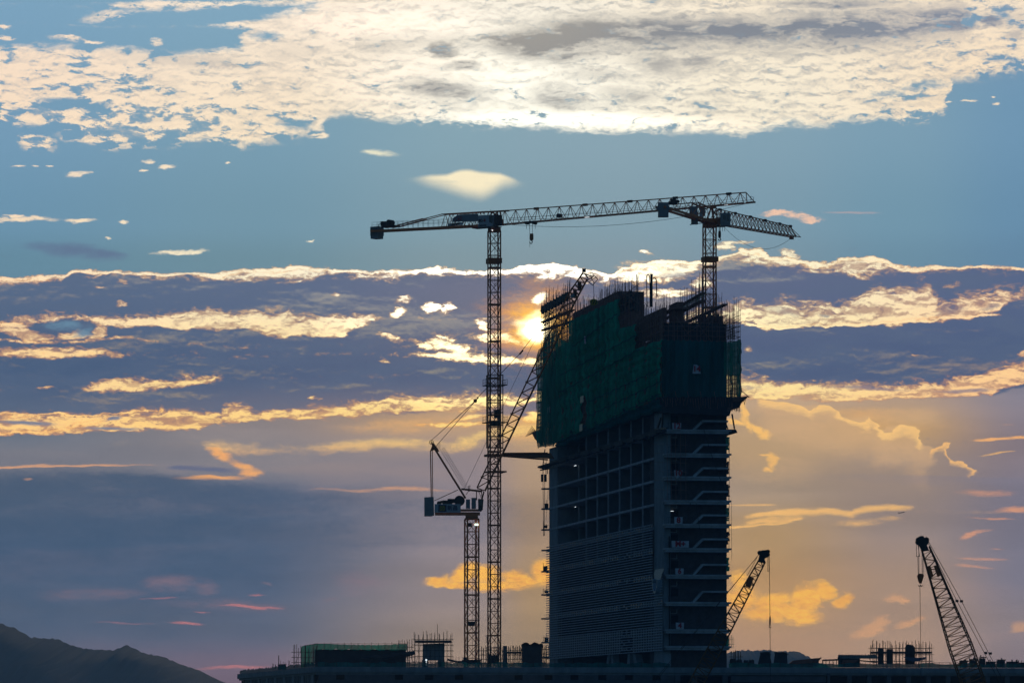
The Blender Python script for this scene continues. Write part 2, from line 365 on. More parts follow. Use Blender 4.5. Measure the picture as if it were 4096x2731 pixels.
ML = lay(ML, many([blob(170, 1546, 40, 6), blob(390, 1153, 34, 10, k=.7), blob(480, 1135, 40, 12, k=.6), blob(460, 1222, 40, 10, k=.5), blob(1350, 1182, 24, 12, k=.7), blob(1265, 1588, 40, 8, k=.9)]), .3)
ML = lay(ML, band([(0, 1648), (150, 1650), (450, 1643), (620, 1640), (800, 1650), (890, 1652), (910, 1618), (980, 1614), (1010, 1638), (1100, 1626), (1250, 1610), (1400, 1606), (1500, 1588), (1600, 1572), (1750, 1570), (1900, 1566), (2050, 1578), (2400, 1560)],
         [(0, 1736), (250, 1738), (400, 1722), (600, 1727), (830, 1727), (860, 1702), (1000, 1688), (1200, 1675), (1400, 1672), (1500, 1652), (1650, 1642), (1750, 1652), (1880, 1665), (2000, 1640), (2150, 1612), (2400, 1600)], 22, 10, 'm'), .55)
ML = over(ML, many([blob(470, 1671, 75, 10, -2, 's'), blob(110, 1684, 190, 13, 2, 's'), blob(450, 1708, 170, 9, 2, 's', k=.9)]), (110, 122, 146))
ML = lay(ML, many([stroke([(0, 1655), (620, 1650)], 9, 9, 'm') * ss(X, .75, .5), stroke([(0, 1722), (200, 1718), (330, 1690), (420, 1672)], 12, 16, 'm') * ss(X, .47, .4)]), .3)
# round the sun
ML = lay(ML, many([blob(1593, 1255, 42, 22, -20), blob(1600, 1200, 40, 26, k=.7), blob(1720, 1230, 46, 20, 10), blob(1780, 1232, 44, 22), blob(1550, 1355, 60, 18, 20), blob(1548, 1447, 34, 14, k=.7), blob(1940, 1300, 44, 40), blob(1625, 1360, 60, 9, k=.6)]), .3)
ML = lay(ML, many([band([(1660, 1385), (1730, 1335), (1790, 1325), (1850, 1350), (1930, 1330), (2030, 1322), (2080, 1346), (2110, 1310), (2160, 1290), (2300, 1340)], [(1660, 1388), (1700, 1400), (1830, 1360), (1950, 1362), (2100, 1390), (2300, 1344)], 24, 14, 'm'),
          band([(1580, 1420), (1680, 1405), (1800, 1395), (1880, 1412), (2000, 1424), (2150, 1428), (2330, 1450)], [(1580, 1424), (1750, 1436), (1900, 1450), (2000, 1466), (2150, 1470), (2330, 1454)], 14, 12, 's'),
          blob(1780, 1385, 130, 32, 6), blob(1690, 1375, 60, 24, 12)]), .2)
ML = over(ML, blob(2030, 1392, 200, 24, 3, 'm', core=.5, k=.9), (112, 114, 138))
ML = lay(ML, many([blob(1820, 1700, 210, 12, -1, 's'), blob(1870, 1676, 120, 9, -8, 's'), blob(2120, 1665, 60, 26, -10, 'm')]), .25)
ML = over(ML, blob(1990, 1650, 170, 22, -10, 'm', core=.4, k=.8), (150, 132, 130))
# the sun's own glare in the cloud gap
for (cx, cy, rx, ry, k, c) in ((2160, 1300, 400, 290, .75, (232, 158, 76)), (2162, 1305, 200, 150, 1.0, (255, 192, 60)), (2150, 1318, 84, 56, 1.0, (255, 236, 170)), (2162, 1195, 34, 34, 1.0, (255, 250, 225)), (2140, 1245, 20, 20, .8, (255, 235, 180))):
    ML = over(ML, blob(cx, cy, rx, ry, 0, 'm' if rx < 130 else 'n', core=0 if rx > 130 else .35, k=k), c)
ML = vec('ADD', ML, gain(mix(blob(2155, 1300, 230, 180, 0, 'n', core=0), (0, 0, 0), (255, 180, 40)), 0.4))
ML = vec('ADD', ML, gain(mix(blob(2152, 1320, 62, 54, 0, 'n', core=0), (0, 0, 0), (255, 240, 200)), 8.0))
ML = vec('ADD', ML, gain(mix(many([blob(2150, 1308, 84, 62, 0, 'm', core=.2, k=1.0), blob(2160, 1195, 26, 24, k=.8)]), (0, 0, 0), (255, 235, 180)), 2.5))

MR = deck_on(AR)
MR = lay(MR, many([blob(2560, 1090, 130, 55), blob(2640, 1170, 190, 26, -4), blob(2800, 1130, 60, 34, k=.8), blob(2960, 966, 100, 12, -3), blob(2910, 985, 50, 14), blob(3170, 1022, 60, 14, 14), blob(2600, 1010, 40, 8), blob(3440, 1110, 60, 18, k=.6)]), .35)
MR = over(MR, many([blob(2700, 1095, 110, 20, k=.7), blob(2640, 1215, 130, 24)]), (150, 145, 150))
MR = lay(MR, band([(2600, 1300), (2800, 1240), (2960, 1205), (3000, 1188), (3050, 1212), (3150, 1195), (3250, 1210), (3400, 1218), (3450, 1180), (3510, 1150), (3640, 1152), (3675, 1112), (3710, 1130), (3730, 1192), (3780, 1202), (3850, 1178), (4000, 1155), (4096, 1148)],
         [(2600, 1310), (2960, 1285), (3030, 1292), (3070, 1328), (3130, 1305), (3200, 1316), (3300, 1306), (3450, 1300), (3550, 1312), (3650, 1288), (3850, 1277), (4000, 1240), (4050, 1196), (4096, 1184)], 40, 9, 'm'), .5)
MR = lay(MR, many([stroke([(2950, 1285), (3060, 1310), (3200, 1312), (3330, 1302), (3500, 1300), (3700, 1278), (4000, 1255)], 14, 8, 'm') * xr(2950, 4060, 40, 120), blob(3800, 1145, 60, 12, k=.6)]), .15)
MR = over(MR, many([blob(3140, 1240, 100, 22, 10, k=.55), blob(3300, 1262, 40, 10, k=.8), blob(3800, 1235, 110, 26, -10, k=.55), blob(3960, 1225, 70, 14, -8, k=.6)]), shade)
MR = lay(MR, band([(2600, 1500), (2965, 1488), (3050, 1502), (3110, 1530), (3200, 1530), (3350, 1537), (3500, 1538), (3600, 1530), (3750, 1520), (3820, 1508), (3900, 1488), (3950, 1462), (4000, 1452), (4096, 1440)],
         [(2600, 1590), (2965, 1592), (3050, 1597), (3200, 1592), (3380, 1607), (3450, 1602), (3600, 1592), (3900, 1587), (3985, 1573), (4010, 1552), (4096, 1530)], 26, 8, 'm'), .45)
MR = over(MR, many([blob(3500, 1556, 300, 7, 1, 's', k=.7), blob(3880, 1560, 190, 9, -3, 's', k=.85), blob(3000, 1548, 70, 10, k=.6)]), (140, 125, 135))
MR = lay(MR, many([blob(2985, 1395, 34, 18, k=.35), blob(3650, 1420, 24, 8, k=.3), blob(4085, 1415, 30, 22, k=.5)]), .2)

# ---- low sky
BL = over(AL, many([blob(880, 1815, 70, 26, 25), blob(980, 1865, 90, 26, 20, core=.1), blob(860, 1918, 220, 13, 1, 's'), blob(1010, 1895, 60, 28)]), (252, 176, 100), .85)
BL = over(BL, many([blob(860, 1882, 190, 17, 5, 's'), blob(770, 1870, 110, 14, -3, 's')]), (98, 104, 130), .9)
BL = over(BL, band([(0, 1880), (300, 1872), (600, 1876), (720, 1900), (1000, 1935), (1300, 1945), (1600, 1972), (1900, 1985), (2300, 2000)], [(0, 2620), (700, 2560), (1200, 2300), (1500, 2150), (2300, 2000)], 22, 420, 's'), (60, 82, 108), .8)
BL = over(BL, many([stroke([(0, 1872), (600, 1862)], 12, 6, 's') * ss(X, .8, .3), stroke([(1100, 1955), (1300, 1950), (1500, 1960), (1700, 1950), (1900, 1965)], 12, 12, 's') * 0.6 * xr(1120, 1900, 200), blob(1450, 1958, 130, 9, 0, 's', k=.7), blob(1980, 1945, 200, 8, 0, 's', k=.2), blob(110, 1912, 40, 8, 0, 's', k=.5)]), (226, 164, 118), .8)
BL = over(BL, many([blob(700, 2335, 210, 50, 3, core=.1, k=.62), blob(820, 2350, 90, 50, 0, 'p', core=.1, k=.6), blob(330, 2370, 300, 44, 0, 's', core=.1, k=.5), blob(1430, 2345, 190, 70, 0, 'm', core=.1, k=.45), blob(900, 2420, 500, 40, 0, 's', core=0, k=.4), blob(1300, 2390, 60, 14, k=.5), blob(1060, 2345, 50, 10, 14, k=.4)]), (140, 112, 120), 1.0)
BL = over(BL, many([blob(1000, 2426, 130, 5, 0, 's'), blob(760, 2498, 130, 9, 2, 's'), blob(620, 2395, 160, 7, -2, 's', k=.5), blob(1030, 2382, 50, 5, k=.7), blob(820, 2455, 60, 4, 0, 's', k=.7), blob(500, 2495, 220, 5, 0, 's', k=.35), blob(960, 2670, 180, 8, -2, 's', k=.8)]), (200, 120, 116), .75)
goldc = mix(ss(mth('MULTIPLY_ADD', fine, 0.5, puffb * 0.5), .35, .62), (230, 160, 78), (255, 190, 78))
BL = over(BL, many([blob(1750, 2318, 90, 26, -6), blob(1860, 2295, 90, 40, -20), blob(1960, 2300, 80, 40), blob(2080, 2315, 110, 40, 8), blob(2180, 2290, 90, 60, -20), blob(1800, 2332, 150, 20), blob(2000, 2340, 160, 26)]) * 1.25, goldc, .98)
BR = over(AR, many([blob(3085, 1835, 30, 40, 0, 'p'), blob(3060, 1818, 50, 8, 4, 'p'), blob(3070, 1880, 36, 16, 0, 'p'), blob(3095, 1850, 26, 44, 10, 'p'), blob(3980, 1810, 80, 5, -5, 's', k=.8)]), (250, 190, 104), .75)
BR = over(BR, stroke([(2900, 1890), (3400, 1895), (4096, 1915)], 8, 60, 'n') * ss(X, 2.8, 4.0, 0, 0.8), (122, 118, 134), .55)
BR = over(BR, many([blob(2980, 2400, 110, 70), blob(3100, 2410, 120, 56, -10), blob(3230, 2390, 90, 70, -30), blob(3290, 2355, 70, 50), blob(3370, 2400, 70, 40, -30), blob(3180, 2450, 120, 50, 10), blob(3060, 2460, 140, 34), blob(2960, 2320, 60, 50, 30, k=.7)]) * 1.25, goldc, .95)
BR = over(BR, many([blob(3570, 2390, 60, 24), blob(3600, 2400, 40, 22), blob(3500, 2495, 70, 40, -25), blob(3480, 2520, 90, 26, -25), blob(3640, 2485, 90, 16, -16), blob(4080, 2500, 50, 26, -35, k=.7)]), (216, 160, 112), .75)
BR = over(BR, many([stroke([(2940, 2060), (3000, 2050), (3160, 2040), (3260, 2042), (3330, 2035), (3400, 2045), (3480, 2025), (3560, 2020), (3680, 2022)], 16, 30, 's') * xr(2930, 3700, 60, 90), band([(2920, 2100), (3000, 2060), (3150, 2050), (3260, 2045)], [(2920, 2104), (3030, 2092), (3150, 2078), (3260, 2046)], 20, 6, 's'), stroke([(2900, 2104), (3010, 2098), (3120, 2076), (3220, 2060)], 8, 10, 's') * xr(2880, 3240, 20, 70),
            blob(3400, 2085, 160, 22, -2, 's', core=.1, k=.7), blob(3540, 2070, 120, 16, 0, 's', k=.4), stroke([(2900, 2020), (3110, 2018)], 8, 8, 'n') * xr(2880, 3130, 30, 70) * 0.7]), (250, 192, 112), .8)
BR = over(BR, many([blob(3960, 1975, 180, 16, 1, 's', k=.5), blob(4040, 2035, 120, 12, 1, 's', k=.8), blob(3960, 2068, 140, 8, 2, 's', k=.7), blob(3900, 2140, 90, 12, -12, 's', k=.9), blob(3990, 2195, 70, 6, 0, 's', k=.5), blob(3920, 2232, 120, 9, 0, 's', k=.7), blob(3900, 2262, 130, 8, 4, 's', k=.7)]), (226, 156, 116), .8)

# ---- everywhere else: the physical sky
sky = NT.nodes.new('ShaderNodeTexSky')
sky.sky_type = 'NISHITA'; sky.sun_disc = False
sky.sun_elevation = SUN_EL; sky.sun_rotation = SUN_AZ
SKY_K = 0.062
SKY_TINT = (0.36, 0.74, 1.34)     # white balance of the photograph
far = many([ss(mth('ABSOLUTE', az), R(7.5), R(10)), ss(el, R(9.6), R(12)), ss(dy, 0.2, 0.0)])

# the sky lies beyond the haze: brighter where a ray crosses more of it
pathl = mth('MINIMUM', mth('DIVIDE', 129.0, mth('MAXIMUM', dz, 0.01)), 6900.0)
thru = mth('EXPONENT', pathl * (AIR * 0.85))
def shine(c, k=1.0):
    n = NT.nodes.new('ShaderNodeBackground')
    NT.links.new(c.o, n.inputs[0]); put(n.inputs[1], k)
    return S(n.outputs[0])

def switch(f, a, b):
    """closures are mixed, not colours, so the renderer skips the part of the sky a ray does not see"""
    n = NT.nodes.new('ShaderNodeMixShader')
    put(n.inputs[0], f); NT.links.new(a.o, n.inputs[1]); NT.links.new(b.o, n.inputs[2])
    return S(n.outputs[0])

gt = lambda v, t: mth('GREATER_THAN', v, t)
low = gt(Y, 1.79)
front = switch(gt(Y, 0.93), switch(gt(X, 1.42), shine(TL, thru), shine(TR, thru)),
               switch(gt(X, 2.42), switch(low, shine(ML, thru), shine(BL, thru)), switch(low, shine(MR, thru), shine(BR, thru))))
allsky = switch(far, front, shine(vec('MULTIPLY', S(sky.outputs[0]), SKY_TINT), SKY_K))
wo = NT.nodes.new('ShaderNodeOutputWorld'); NT.links.new(allsky.o, wo.inputs[0])
world.cycles.sampling_method = 'MANUAL'
world.cycles.sample_map_resolution = 512

# ------------------------------------------------------------------ sun
sun_d = bpy.data.lights.new("sun", 'SUN')
sun_d.energy = 0.6; sun_d.angle = R(0.5); sun_d.color = (1.0, 0.72, 0.42)
sun = bpy.data.objects.new("sun", sun_d)
scene.collection.objects.link(sun)
sd = Vector((math.sin(SUN_AZ) * math.cos(SUN_EL), math.cos(SUN_AZ) * math.cos(SUN_EL), math.sin(SUN_EL)))
sun.rotation_euler = sd.to_track_quat('Z', 'Y').to_euler()

# ------------------------------------------------------------------ helpers
C = scene.collection

class MB:
    """mesh builder in world coordinates"""
    def __init__(s): s.v = []; s.f = []
    def add(s, vs, fs):
        n = len(s.v); s.v += [tuple(v) for v in vs]; s.f += [tuple(i + n for i in f) for f in fs]; return s
    def hexa(s, b, t):
        return s.add(list(b) + list(t), [(3, 2, 1, 0), (4, 5, 6, 7), (0, 1, 5, 4), (1, 2, 6, 5), (2, 3, 7, 6), (3, 0, 4, 7)])
    def beam(s, p, q, w, h=None, up=(0, 0, 1)):
        p = Vector(p); q = Vector(q); d = q - p
        if d.length < 1e-6: return s
        d.normalize(); u = Vector(up)
        if abs(d.dot(u)) > 0.98: u = Vector((0.9, 0.3, 0))
        a = d.cross(u).normalized(); b = a.cross(d)
        a *= w / 2; b *= (h or w) / 2
        return s.hexa([p - a - b, p + a - b, p + a + b, p - a + b], [q - a - b, q + a - b, q + a + b, q - a + b])
    def tube(s, p, q, r, r2=None, n=6):
        p = Vector(p); q = Vector(q); d = (q - p).normalized(); r2 = r if r2 is None else r2
        u = Vector((0, 0, 1)) if abs(d.z) < 0.95 else Vector((1, 0, 0))
        a = d.cross(u).normalized(); b = a.cross(d)
        vs = []
        for c, rr in ((p, r), (q, r2)):
            for i in range(n):
                t = 2 * math.pi * i / n; vs.append(c + a * math.cos(t) * rr + b * math.sin(t) * rr)
        fs = [(i, (i + 1) % n, (i + 1) % n + n, i + n) for i in range(n)] + [tuple(range(n - 1, -1, -1)), tuple(range(n, 2 * n))]
        return s.add(vs, fs)
    def box(s, c, ax, ay, az_):
        """centre and three half-axis vectors"""
        c = Vector(c); ax = Vector(ax); ay = Vector(ay); az_ = Vector(az_)
        return s.hexa([c - ax - ay - az_, c + ax - ay - az_, c + ax + ay - az_, c - ax + ay - az_],
                      [c - ax - ay + az_, c + ax - ay + az_, c + ax + ay + az_, c - ax + ay + az_])
    def prism(s, poly, ext):
        n = len(poly); e = Vector(ext); poly = [Vector(p) for p in poly]
        return s.add(poly + [p + e for p in poly], [tuple(range(n - 1, -1, -1)), tuple(range(n, 2 * n))] + [(i, (i + 1) % n, (i + 1) % n + n, i + n) for i in range(n)])
    def rope(s, p, q, sag=0.0, r=0.04, n=12):
        p = Vector(p); q = Vector(q); last = p
        n = n if sag else 1
        for i in range(1, n + 1):
            t = i / n; c = p.lerp(q, t) - Vector((0, 0, 4 * sag * t * (1 - t)))
            s.tube(last, c, r, n=4); last = c
        return s

def tag(o, label=None, cat=None, group_=None, kind=None):
    if label: o['label'] = label
    if cat: o['category'] = cat
    if group_: o['group'] = group_
    if kind: o['kind'] = kind
    return o

def root(name, loc, label, cat, group_=None):
    o = bpy.data.objects.new(name, None); C.objects.link(o); o.location = loc
    o.empty_display_size = 1
    return tag(o, label, cat, group_)

def world_loc(o):
    p = Vector((0, 0, 0))
    while o is not None: p += Vector(o.location); o = o.parent
    return p

def put_mesh(name, mb, mat, parent=None, origin=None, smooth=False, label=None, kind=None):
    me = bpy.data.meshes.new(name)
    base_ = world_loc(parent) if parent else Vector((0, 0, 0))
    loc = (Vector(origin) - base_) if origin is not None else Vector((0, 0, 0))
    off = base_ + loc
    me.from_pydata([tuple(Vector(v) - off) for v in mb.v], [], mb.f)
    me.materials.append(mat)
    if smooth:
        for p in me.polygons: p.use_smooth = True
    me.update()
    o = bpy.data.objects.new(name, me); C.objects.link(o)
    o.parent = parent; o.location = loc
    return tag(o, label, None, None, kind)

def at(px, py, d):
    """the point seen at a photo pixel, d metres away"""
    return Vector(((px - 2048) * d / F, d, CZ + (HY - py) * d / F))

# ------------------------------------------------------------------ materials
def mat(name, rgb, rough=0.7, metal=0.0, var=0.25, scale=1.5, rgb2=None, stretch=(1, 1, 1), bump=0.0):
    m = bpy.data.materials.new(name); m.use_nodes = True
    t = m.node_tree; b = t.nodes['Principled BSDF']
    if rough > 0.58: b.inputs['Specular IOR Level'].default_value = 0.12
    b.inputs['Roughness'].default_value = rough; b.inputs['Metallic'].default_value = metal
    tcn = t.nodes.new('ShaderNodeTexCoord'); mp = t.nodes.new('ShaderNodeMapping'); nz = t.nodes.new('ShaderNodeTexNoise')
    mp.inputs['Scale'].default_value = stretch
    t.links.new(tcn.outputs['Object'], mp.inputs[0]); t.links.new(mp.outputs[0], nz.inputs['Vector'])
    nz.inputs['Scale'].default_value = scale; nz.inputs['Detail'].default_value = 6; nz.inputs['Roughness'].default_value = 0.65
    cr = t.nodes.new('ShaderNodeValToRGB')
    c2 = rgb2 or tuple(v * (1 - var) for v in rgb)
    cr.color_ramp.elements[0].position = 0.35; cr.color_ramp.elements[0].color = (*c2, 1)
    cr.color_ramp.elements[1].position = 0.65; cr.color_ramp.elements[1].color = (*rgb, 1)
    t.links.new(nz.outputs['Fac'], cr.inputs[0]); t.links.new(cr.outputs[0], b.inputs['Base Color'])
    if bump:
        bp = t.nodes.new('ShaderNodeBump'); bp.inputs['Strength'].default_value = bump
        t.links.new(nz.outputs['Fac'], bp.inputs['Height']); t.links.new(bp.outputs[0], b.inputs['Normal'])
    return m

def net_mat(name, rgb, hole=0.25, scale=0.5):
    """woven site netting: part open mesh, part thread that passes some light"""
    m = bpy.data.materials.new(name); m.use_nodes = True
    t = m.node_tree; t.nodes.clear()
    N = t.nodes.new; L = t.links.new
    out = N('ShaderNodeOutputMaterial'); tr = N('ShaderNodeBsdfTransparent'); di = N('ShaderNodeBsdfDiffuse'); tl = N('ShaderNodeBsdfTranslucent')
    m1 = N('ShaderNodeMixShader'); m2 = N('ShaderNodeMixShader')
    tcn = N('ShaderNodeTexCoord'); mp = N('ShaderNodeMapping'); nz = N('ShaderNodeTexNoise'); cr = N('ShaderNodeValToRGB')
    mp.inputs['Scale'].default_value = (1, 1, 0.10)
    L(tcn.outputs['Object'], mp.inputs[0]); L(mp.outputs[0], nz.inputs['Vector'])
    nz.inputs['Scale'].default_value = scale; nz.inputs['Detail'].default_value = 6; nz.inputs['Roughness'].default_value = 0.7
    cr.color_ramp.elements[0].position = 0.33; cr.color_ramp.elements[0].color = (*[v * 0.35 for v in rgb], 1)
    cr.color_ramp.elements[1].position = 0.66; cr.color_ramp.elements[1].color = (*rgb, 1)
    L(nz.outputs['Fac'], cr.inputs[0]); L(cr.outputs[0], di.inputs[0]); L(cr.outputs[0], tl.inputs[0])
    m1.inputs[0].default_value = 0.35; L(di.outputs[0], m1.inputs[1]); L(tl.outputs[0], m1.inputs[2])
    mr = N('ShaderNodeMapRange'); L(nz.outputs['Fac'], mr.inputs[0])
    mr.inputs[1].default_value = 0.3; mr.inputs[2].default_value = 0.7; mr.inputs[3].default_value = hole * 1.5; mr.inputs[4].default_value = hole * 0.5
    L(mr.outputs[0], m2.inputs[0]); L(m1.outputs[0], m2.inputs[1]); L(tr.outputs[0], m2.inputs[2])
    L(m2.outputs[0], out.inputs[0])
    return m

def glow_mat(name, rgb, k):
    m = bpy.data.materials.new(name); m.use_nodes = True
    b = m.node_tree.nodes['Principled BSDF']
    b.inputs['Base Color'].default_value = (0.8, 0.8, 0.8, 1)
    b.inputs['Emission Color'].default_value = (*rgb, 1); b.inputs['Emission Strength'].default_value = k
    return m

M = dict(
    concrete=mat('concrete', (0.28, 0.33, 0.36), 0.9, var=0.35, scale=0.7, stretch=(1, 1, 0.4)),
    pale_concrete=mat('pale_concrete', (0.50, 0.54, 0.57), 0.9, var=0.4, scale=0.6),
    concrete_dark=mat('rough_and_shaded_concrete', (0.14, 0.145, 0.16), 0.95, var=0.4, scale=0.5),  # also the shaded copy of the concrete for the cross walls
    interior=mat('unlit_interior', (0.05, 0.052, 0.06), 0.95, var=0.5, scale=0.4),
    void=mat('glass_and_unlit_void', (0.008, 0.008, 0.010), 1.0, var=0.3),  # window panes, and the darkness of unlit recesses put into the colour
    tile=mat('glazed_tile', (0.40, 0.42, 0.46), 0.8, var=0.35, scale=0.9),
    tile_rose=mat('reddish_tile', (0.42, 0.30, 0.28), 0.5, var=0.3, scale=0.9),
    rail=mat('facade_rail', (0.55, 0.60, 0.66), 0.8, var=0.2),
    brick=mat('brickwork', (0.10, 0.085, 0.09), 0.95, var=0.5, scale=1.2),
    crane=mat('crane_paint', (0.85, 0.20, 0.03), 0.55, 0.0, var=0.35, scale=0.8),
    boom=mat('dark_boom_paint', (0.22, 0.10, 0.025), 0.7, 0.0, var=0.4, scale=0.8),
    crane_dark=mat('weathered_crane_paint', (0.55, 0.14, 0.025), 0.6, 0.0, var=0.4, scale=0.8),
    steel=mat('dark_steel', (0.045, 0.04, 0.04), 0.6, 0.3, var=0.4),
    rope=mat('wire_rope', (0.05, 0.045, 0.045), 0.6, 0.3),
    grey=mat('grey_paint', (0.24, 0.27, 0.28), 0.5, var=0.2),
    lgrey=mat('pale_panel', (0.46, 0.49, 0.50), 0.5, var=0.15),
    bamboo=mat('bamboo', (0.42, 0.22, 0.17), 0.8, var=0.4, scale=2),
    white=mat('white_cloth', (0.62, 0.64, 0.70), 0.9, var=0.2, scale=0.6),
    red=mat('red_paint', (0.45, 0.02, 0.03), 0.7, var=0.1),
    black=mat('black_paint', (0.02, 0.02, 0.025), 0.7, var=0.1),
    navy=mat('navy_paint', (0.02, 0.02, 0.10), 0.7, var=0.1),
    yellow=mat('yellow_paint', (0.55, 0.42, 0.04), 0.6, var=0.15),
    glass=mat('cab_glass', (0.05, 0.055, 0.07), 0.15, var=0.1),
    tarp=mat('tarpaulin', (0.05, 0.055, 0.065), 0.8, var=0.4, scale=0.8),
    blue=mat('blue_tarpaulin', (0.06, 0.12, 0.22), 0.8, var=0.3),
    plastic=mat('torn_plastic_sheet', (0.30, 0.42, 0.52), 0.5, var=0.3),
    formwork=mat('formwork_boards', (0.30, 0.13, 0.10), 0.9, var=0.4, scale=1.0),
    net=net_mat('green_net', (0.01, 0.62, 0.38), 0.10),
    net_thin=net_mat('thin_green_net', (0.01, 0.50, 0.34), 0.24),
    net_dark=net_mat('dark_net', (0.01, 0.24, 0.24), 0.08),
    lamp=glow_mat('lit_lamp', (0.85, 0.95, 1.0), 1.2),
    lamp_green=glow_mat('lit_floodlight', (0.75, 1.0, 0.8), 3.0),
    hill=mat('wooded_hillside', (0.07, 0.11, 0.12), 1.0, var=0.15, scale=0.01),
    ground=mat('bare_ground', (0.045, 0.05, 0.06), 1.0, var=0.3, scale=0.05),
)

# ------------------------------------------------------------------ ground and hills
mb = MB()
R0 = 28000
mb.add([(-R0, -4000, 0), (R0, -4000, 0), (R0, 45000, 0), (-R0, 45000, 0)], [(0, 1, 2, 3)])
tag(put_mesh('ground', mb, M['ground']), kind='structure')

def ridge(name, prof, d, depth):
    """a range of hills: traced skyline, slopes falling to the front and the back"""
    rnd = random.Random(d)
    x0, x1 = prof[0][0], prof[-1][0]
    nx, rows = 260, 9
    mb = MB(); vs = []
    def sky_(px):
        for (a, ya), (b, yb) in zip(prof, prof[1:]):
            if a <= px <= b: return ya + (yb - ya) * (px - a) / (b - a)
        return prof[-1][1]
    for j in range(rows):
        t = j / (rows - 1) * 2 - 1            # -1 front foot, 0 crest, 1 back foot
        for i in range(nx):
            px = x0 + (x1 - x0) * i / (nx - 1)
            dd = d + t * depth
            zc = (HY - sky_(px)) * d / F + CZ + rnd.uniform(-1, 1) * d / 5000
            k = 1 - abs(t)
            z = zc * (k ** 0.8) + (rnd.uniform(-8, 8) + 14 * math.sin(i * 0.11 + t * 9)) * (k * (1 - k) * 2)
            vs.append(((px - 2048) * d / F, dd, max(z, -2) if k > 0 else -3))
    fs = [(j * nx + i, j * nx + i + 1, (j + 1) * nx + i + 1, (j + 1) * nx + i) for j in range(rows - 1) for i in range(nx - 1)]
    mb.add(vs, fs)
    return tag(put_mesh(name, mb, M['hill'], smooth=True), kind='structure')

ridge('hills', [(-1500, 2700), (-900, 2560), (-400, 2440), (-150, 2455), (0, 2490), (60, 2512), (122, 2548), (170, 2553), (225, 2553), (318, 2590), (400, 2597), (458, 2600), (485, 2585), (502, 2578), (530, 2588), (589, 2616), (645, 2621), (690, 2640), (730, 2656), (795, 2679), (850, 2706), (898, 2731), (1000, 2790), (1200, 2870)], 5000, 900)
ridge('hills', [(2500, 2800), (2700, 2660), (2900, 2612), (2965, 2598), (3020, 2600), (3087, 2597), (3100, 2603), (3153, 2603), (3197, 2606), (3225, 2622), (3260, 2640), (3330, 2670), (3500, 2790), (3700, 2870)], 6000, 700)

# ------------------------------------------------------------------ tower frame of reference
TH = math.radians(9.48)
EU = Vector((-math.sin(TH), math.cos(TH), 0))   # along the long facade, away from the camera
EV = Vector((math.cos(TH), math.sin(TH), 0))    # along the short end, to the right
UZ = Vector((0, 0, 1))
K = Vector(((2655 - 2048) * 800 / F, 800, 0))    # near corner
def T(u, v, z): return K + EU * u + EV * v + UZ * z
def u_at(px, v):
    c = px - 2048
    return (F * (K.x + EV.x * v) - c * (K.y + EV.y * v)) / (c * EU.y - F * EU.x)
def v_at(px, u):
    c = px - 2048
    return (c * (K.y + EU.y * u) - F * (K.x + EU.x * u)) / (F * EV.x - c * EV.y)
def zz(py, p): return CZ + (HY - py) * p.y / F
def FP(px, py, v=0.0):
    p = T(u_at(px, v), v, 0); p.z = zz(py, p); return p
def RP(px, py, u=0.0):
    p = T(u, v_at(px, u), 0); p.z = zz(py, p); return p
def lv(py): return CZ + (HY - py) * 800 / F
def tbox(mb, u0, u1, v0, v1, z0, z1):
    return mb.hexa([T(u0, v0, z0), T(u0, v1, z0), T(u1, v1, z0), T(u1, v0, z0)], [T(u0, v0, z1), T(u0, v1, z1), T(u1, v1, z1), T(u1, v0, z1)])

ROOF = lv(2668)          # podium roof
VW = v_at(2910, 0)       # width of the short end
UL = u_at(2197, 0)       # length of the long side

# ------------------------------------------------------------------ podium
pv0 = v_at(1259, -2.0)
pod = root('podium_building', T(-2, pv0, 0), 'long low concrete podium block under the unfinished tower', 'building')
mb = MB()
pz = ROOF
PV1, PU1 = 150.0, u_at(950, pv0)
tbox(mb, -1.4, PU1, pv0 + 0.6, PV1, 0, pz - 2.2)
put_mesh('wall', mb, M['concrete_dark'], pod)
mb = MB(); tbox(mb, -2.0, PU1 + .5, pv0, PV1, pz - 0.95, pz); tbox(mb, -1.7, PU1, pv0 + .3, PV1, pz - 1.3, pz - 0.95)
put_mesh('roof_slab', mb, M['concrete'], pod)
# upper storey: dark recess behind the wall panels, beams and openings
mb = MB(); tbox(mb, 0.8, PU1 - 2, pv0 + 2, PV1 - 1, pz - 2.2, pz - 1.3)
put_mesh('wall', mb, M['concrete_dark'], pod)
mb = MB()
zt, zb = pz - 1.3, pz - 3.0
vA, vB = v_at(1275, -1.9), v_at(2698, -1.9)
ops = [v_at(p, -1.9) for p in (1345, 1580, 1700, 1820, 2058, 2178, 2282, 2393, 2500, 2610)]
cur = vA
for o_ in ops:
    tbox(mb, -1.9, -1.3, cur, o_, zt - 1.0, zt - 0.001); cur = o_ + 1.45
tbox(mb, -1.9, -1.3, cur, vB, zt - 1.0, zt - 0.001)
tbox(mb, -1.9, -1.3, vA, vB, zb, zt - 1.0)
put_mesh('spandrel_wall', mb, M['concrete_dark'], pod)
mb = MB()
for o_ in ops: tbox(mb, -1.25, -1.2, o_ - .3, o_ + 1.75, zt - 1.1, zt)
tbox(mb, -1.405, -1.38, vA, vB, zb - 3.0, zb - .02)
put_mesh('unlit_opening_panel', mb, M['void'], pod)  # near-black panels paint the shade inside the openings
mb = MB()
for p in list(range(3390, 4400, 79)):
    v_ = v_at(p, -1.9); tbox(mb, -1.95, -1.0, v_, v_ + 0.75, 0, zt)
v_ = v_at(3310, -1.9); tbox(mb, -2.2, -1.0, v_, v_ + .4, 0, pz - .96)
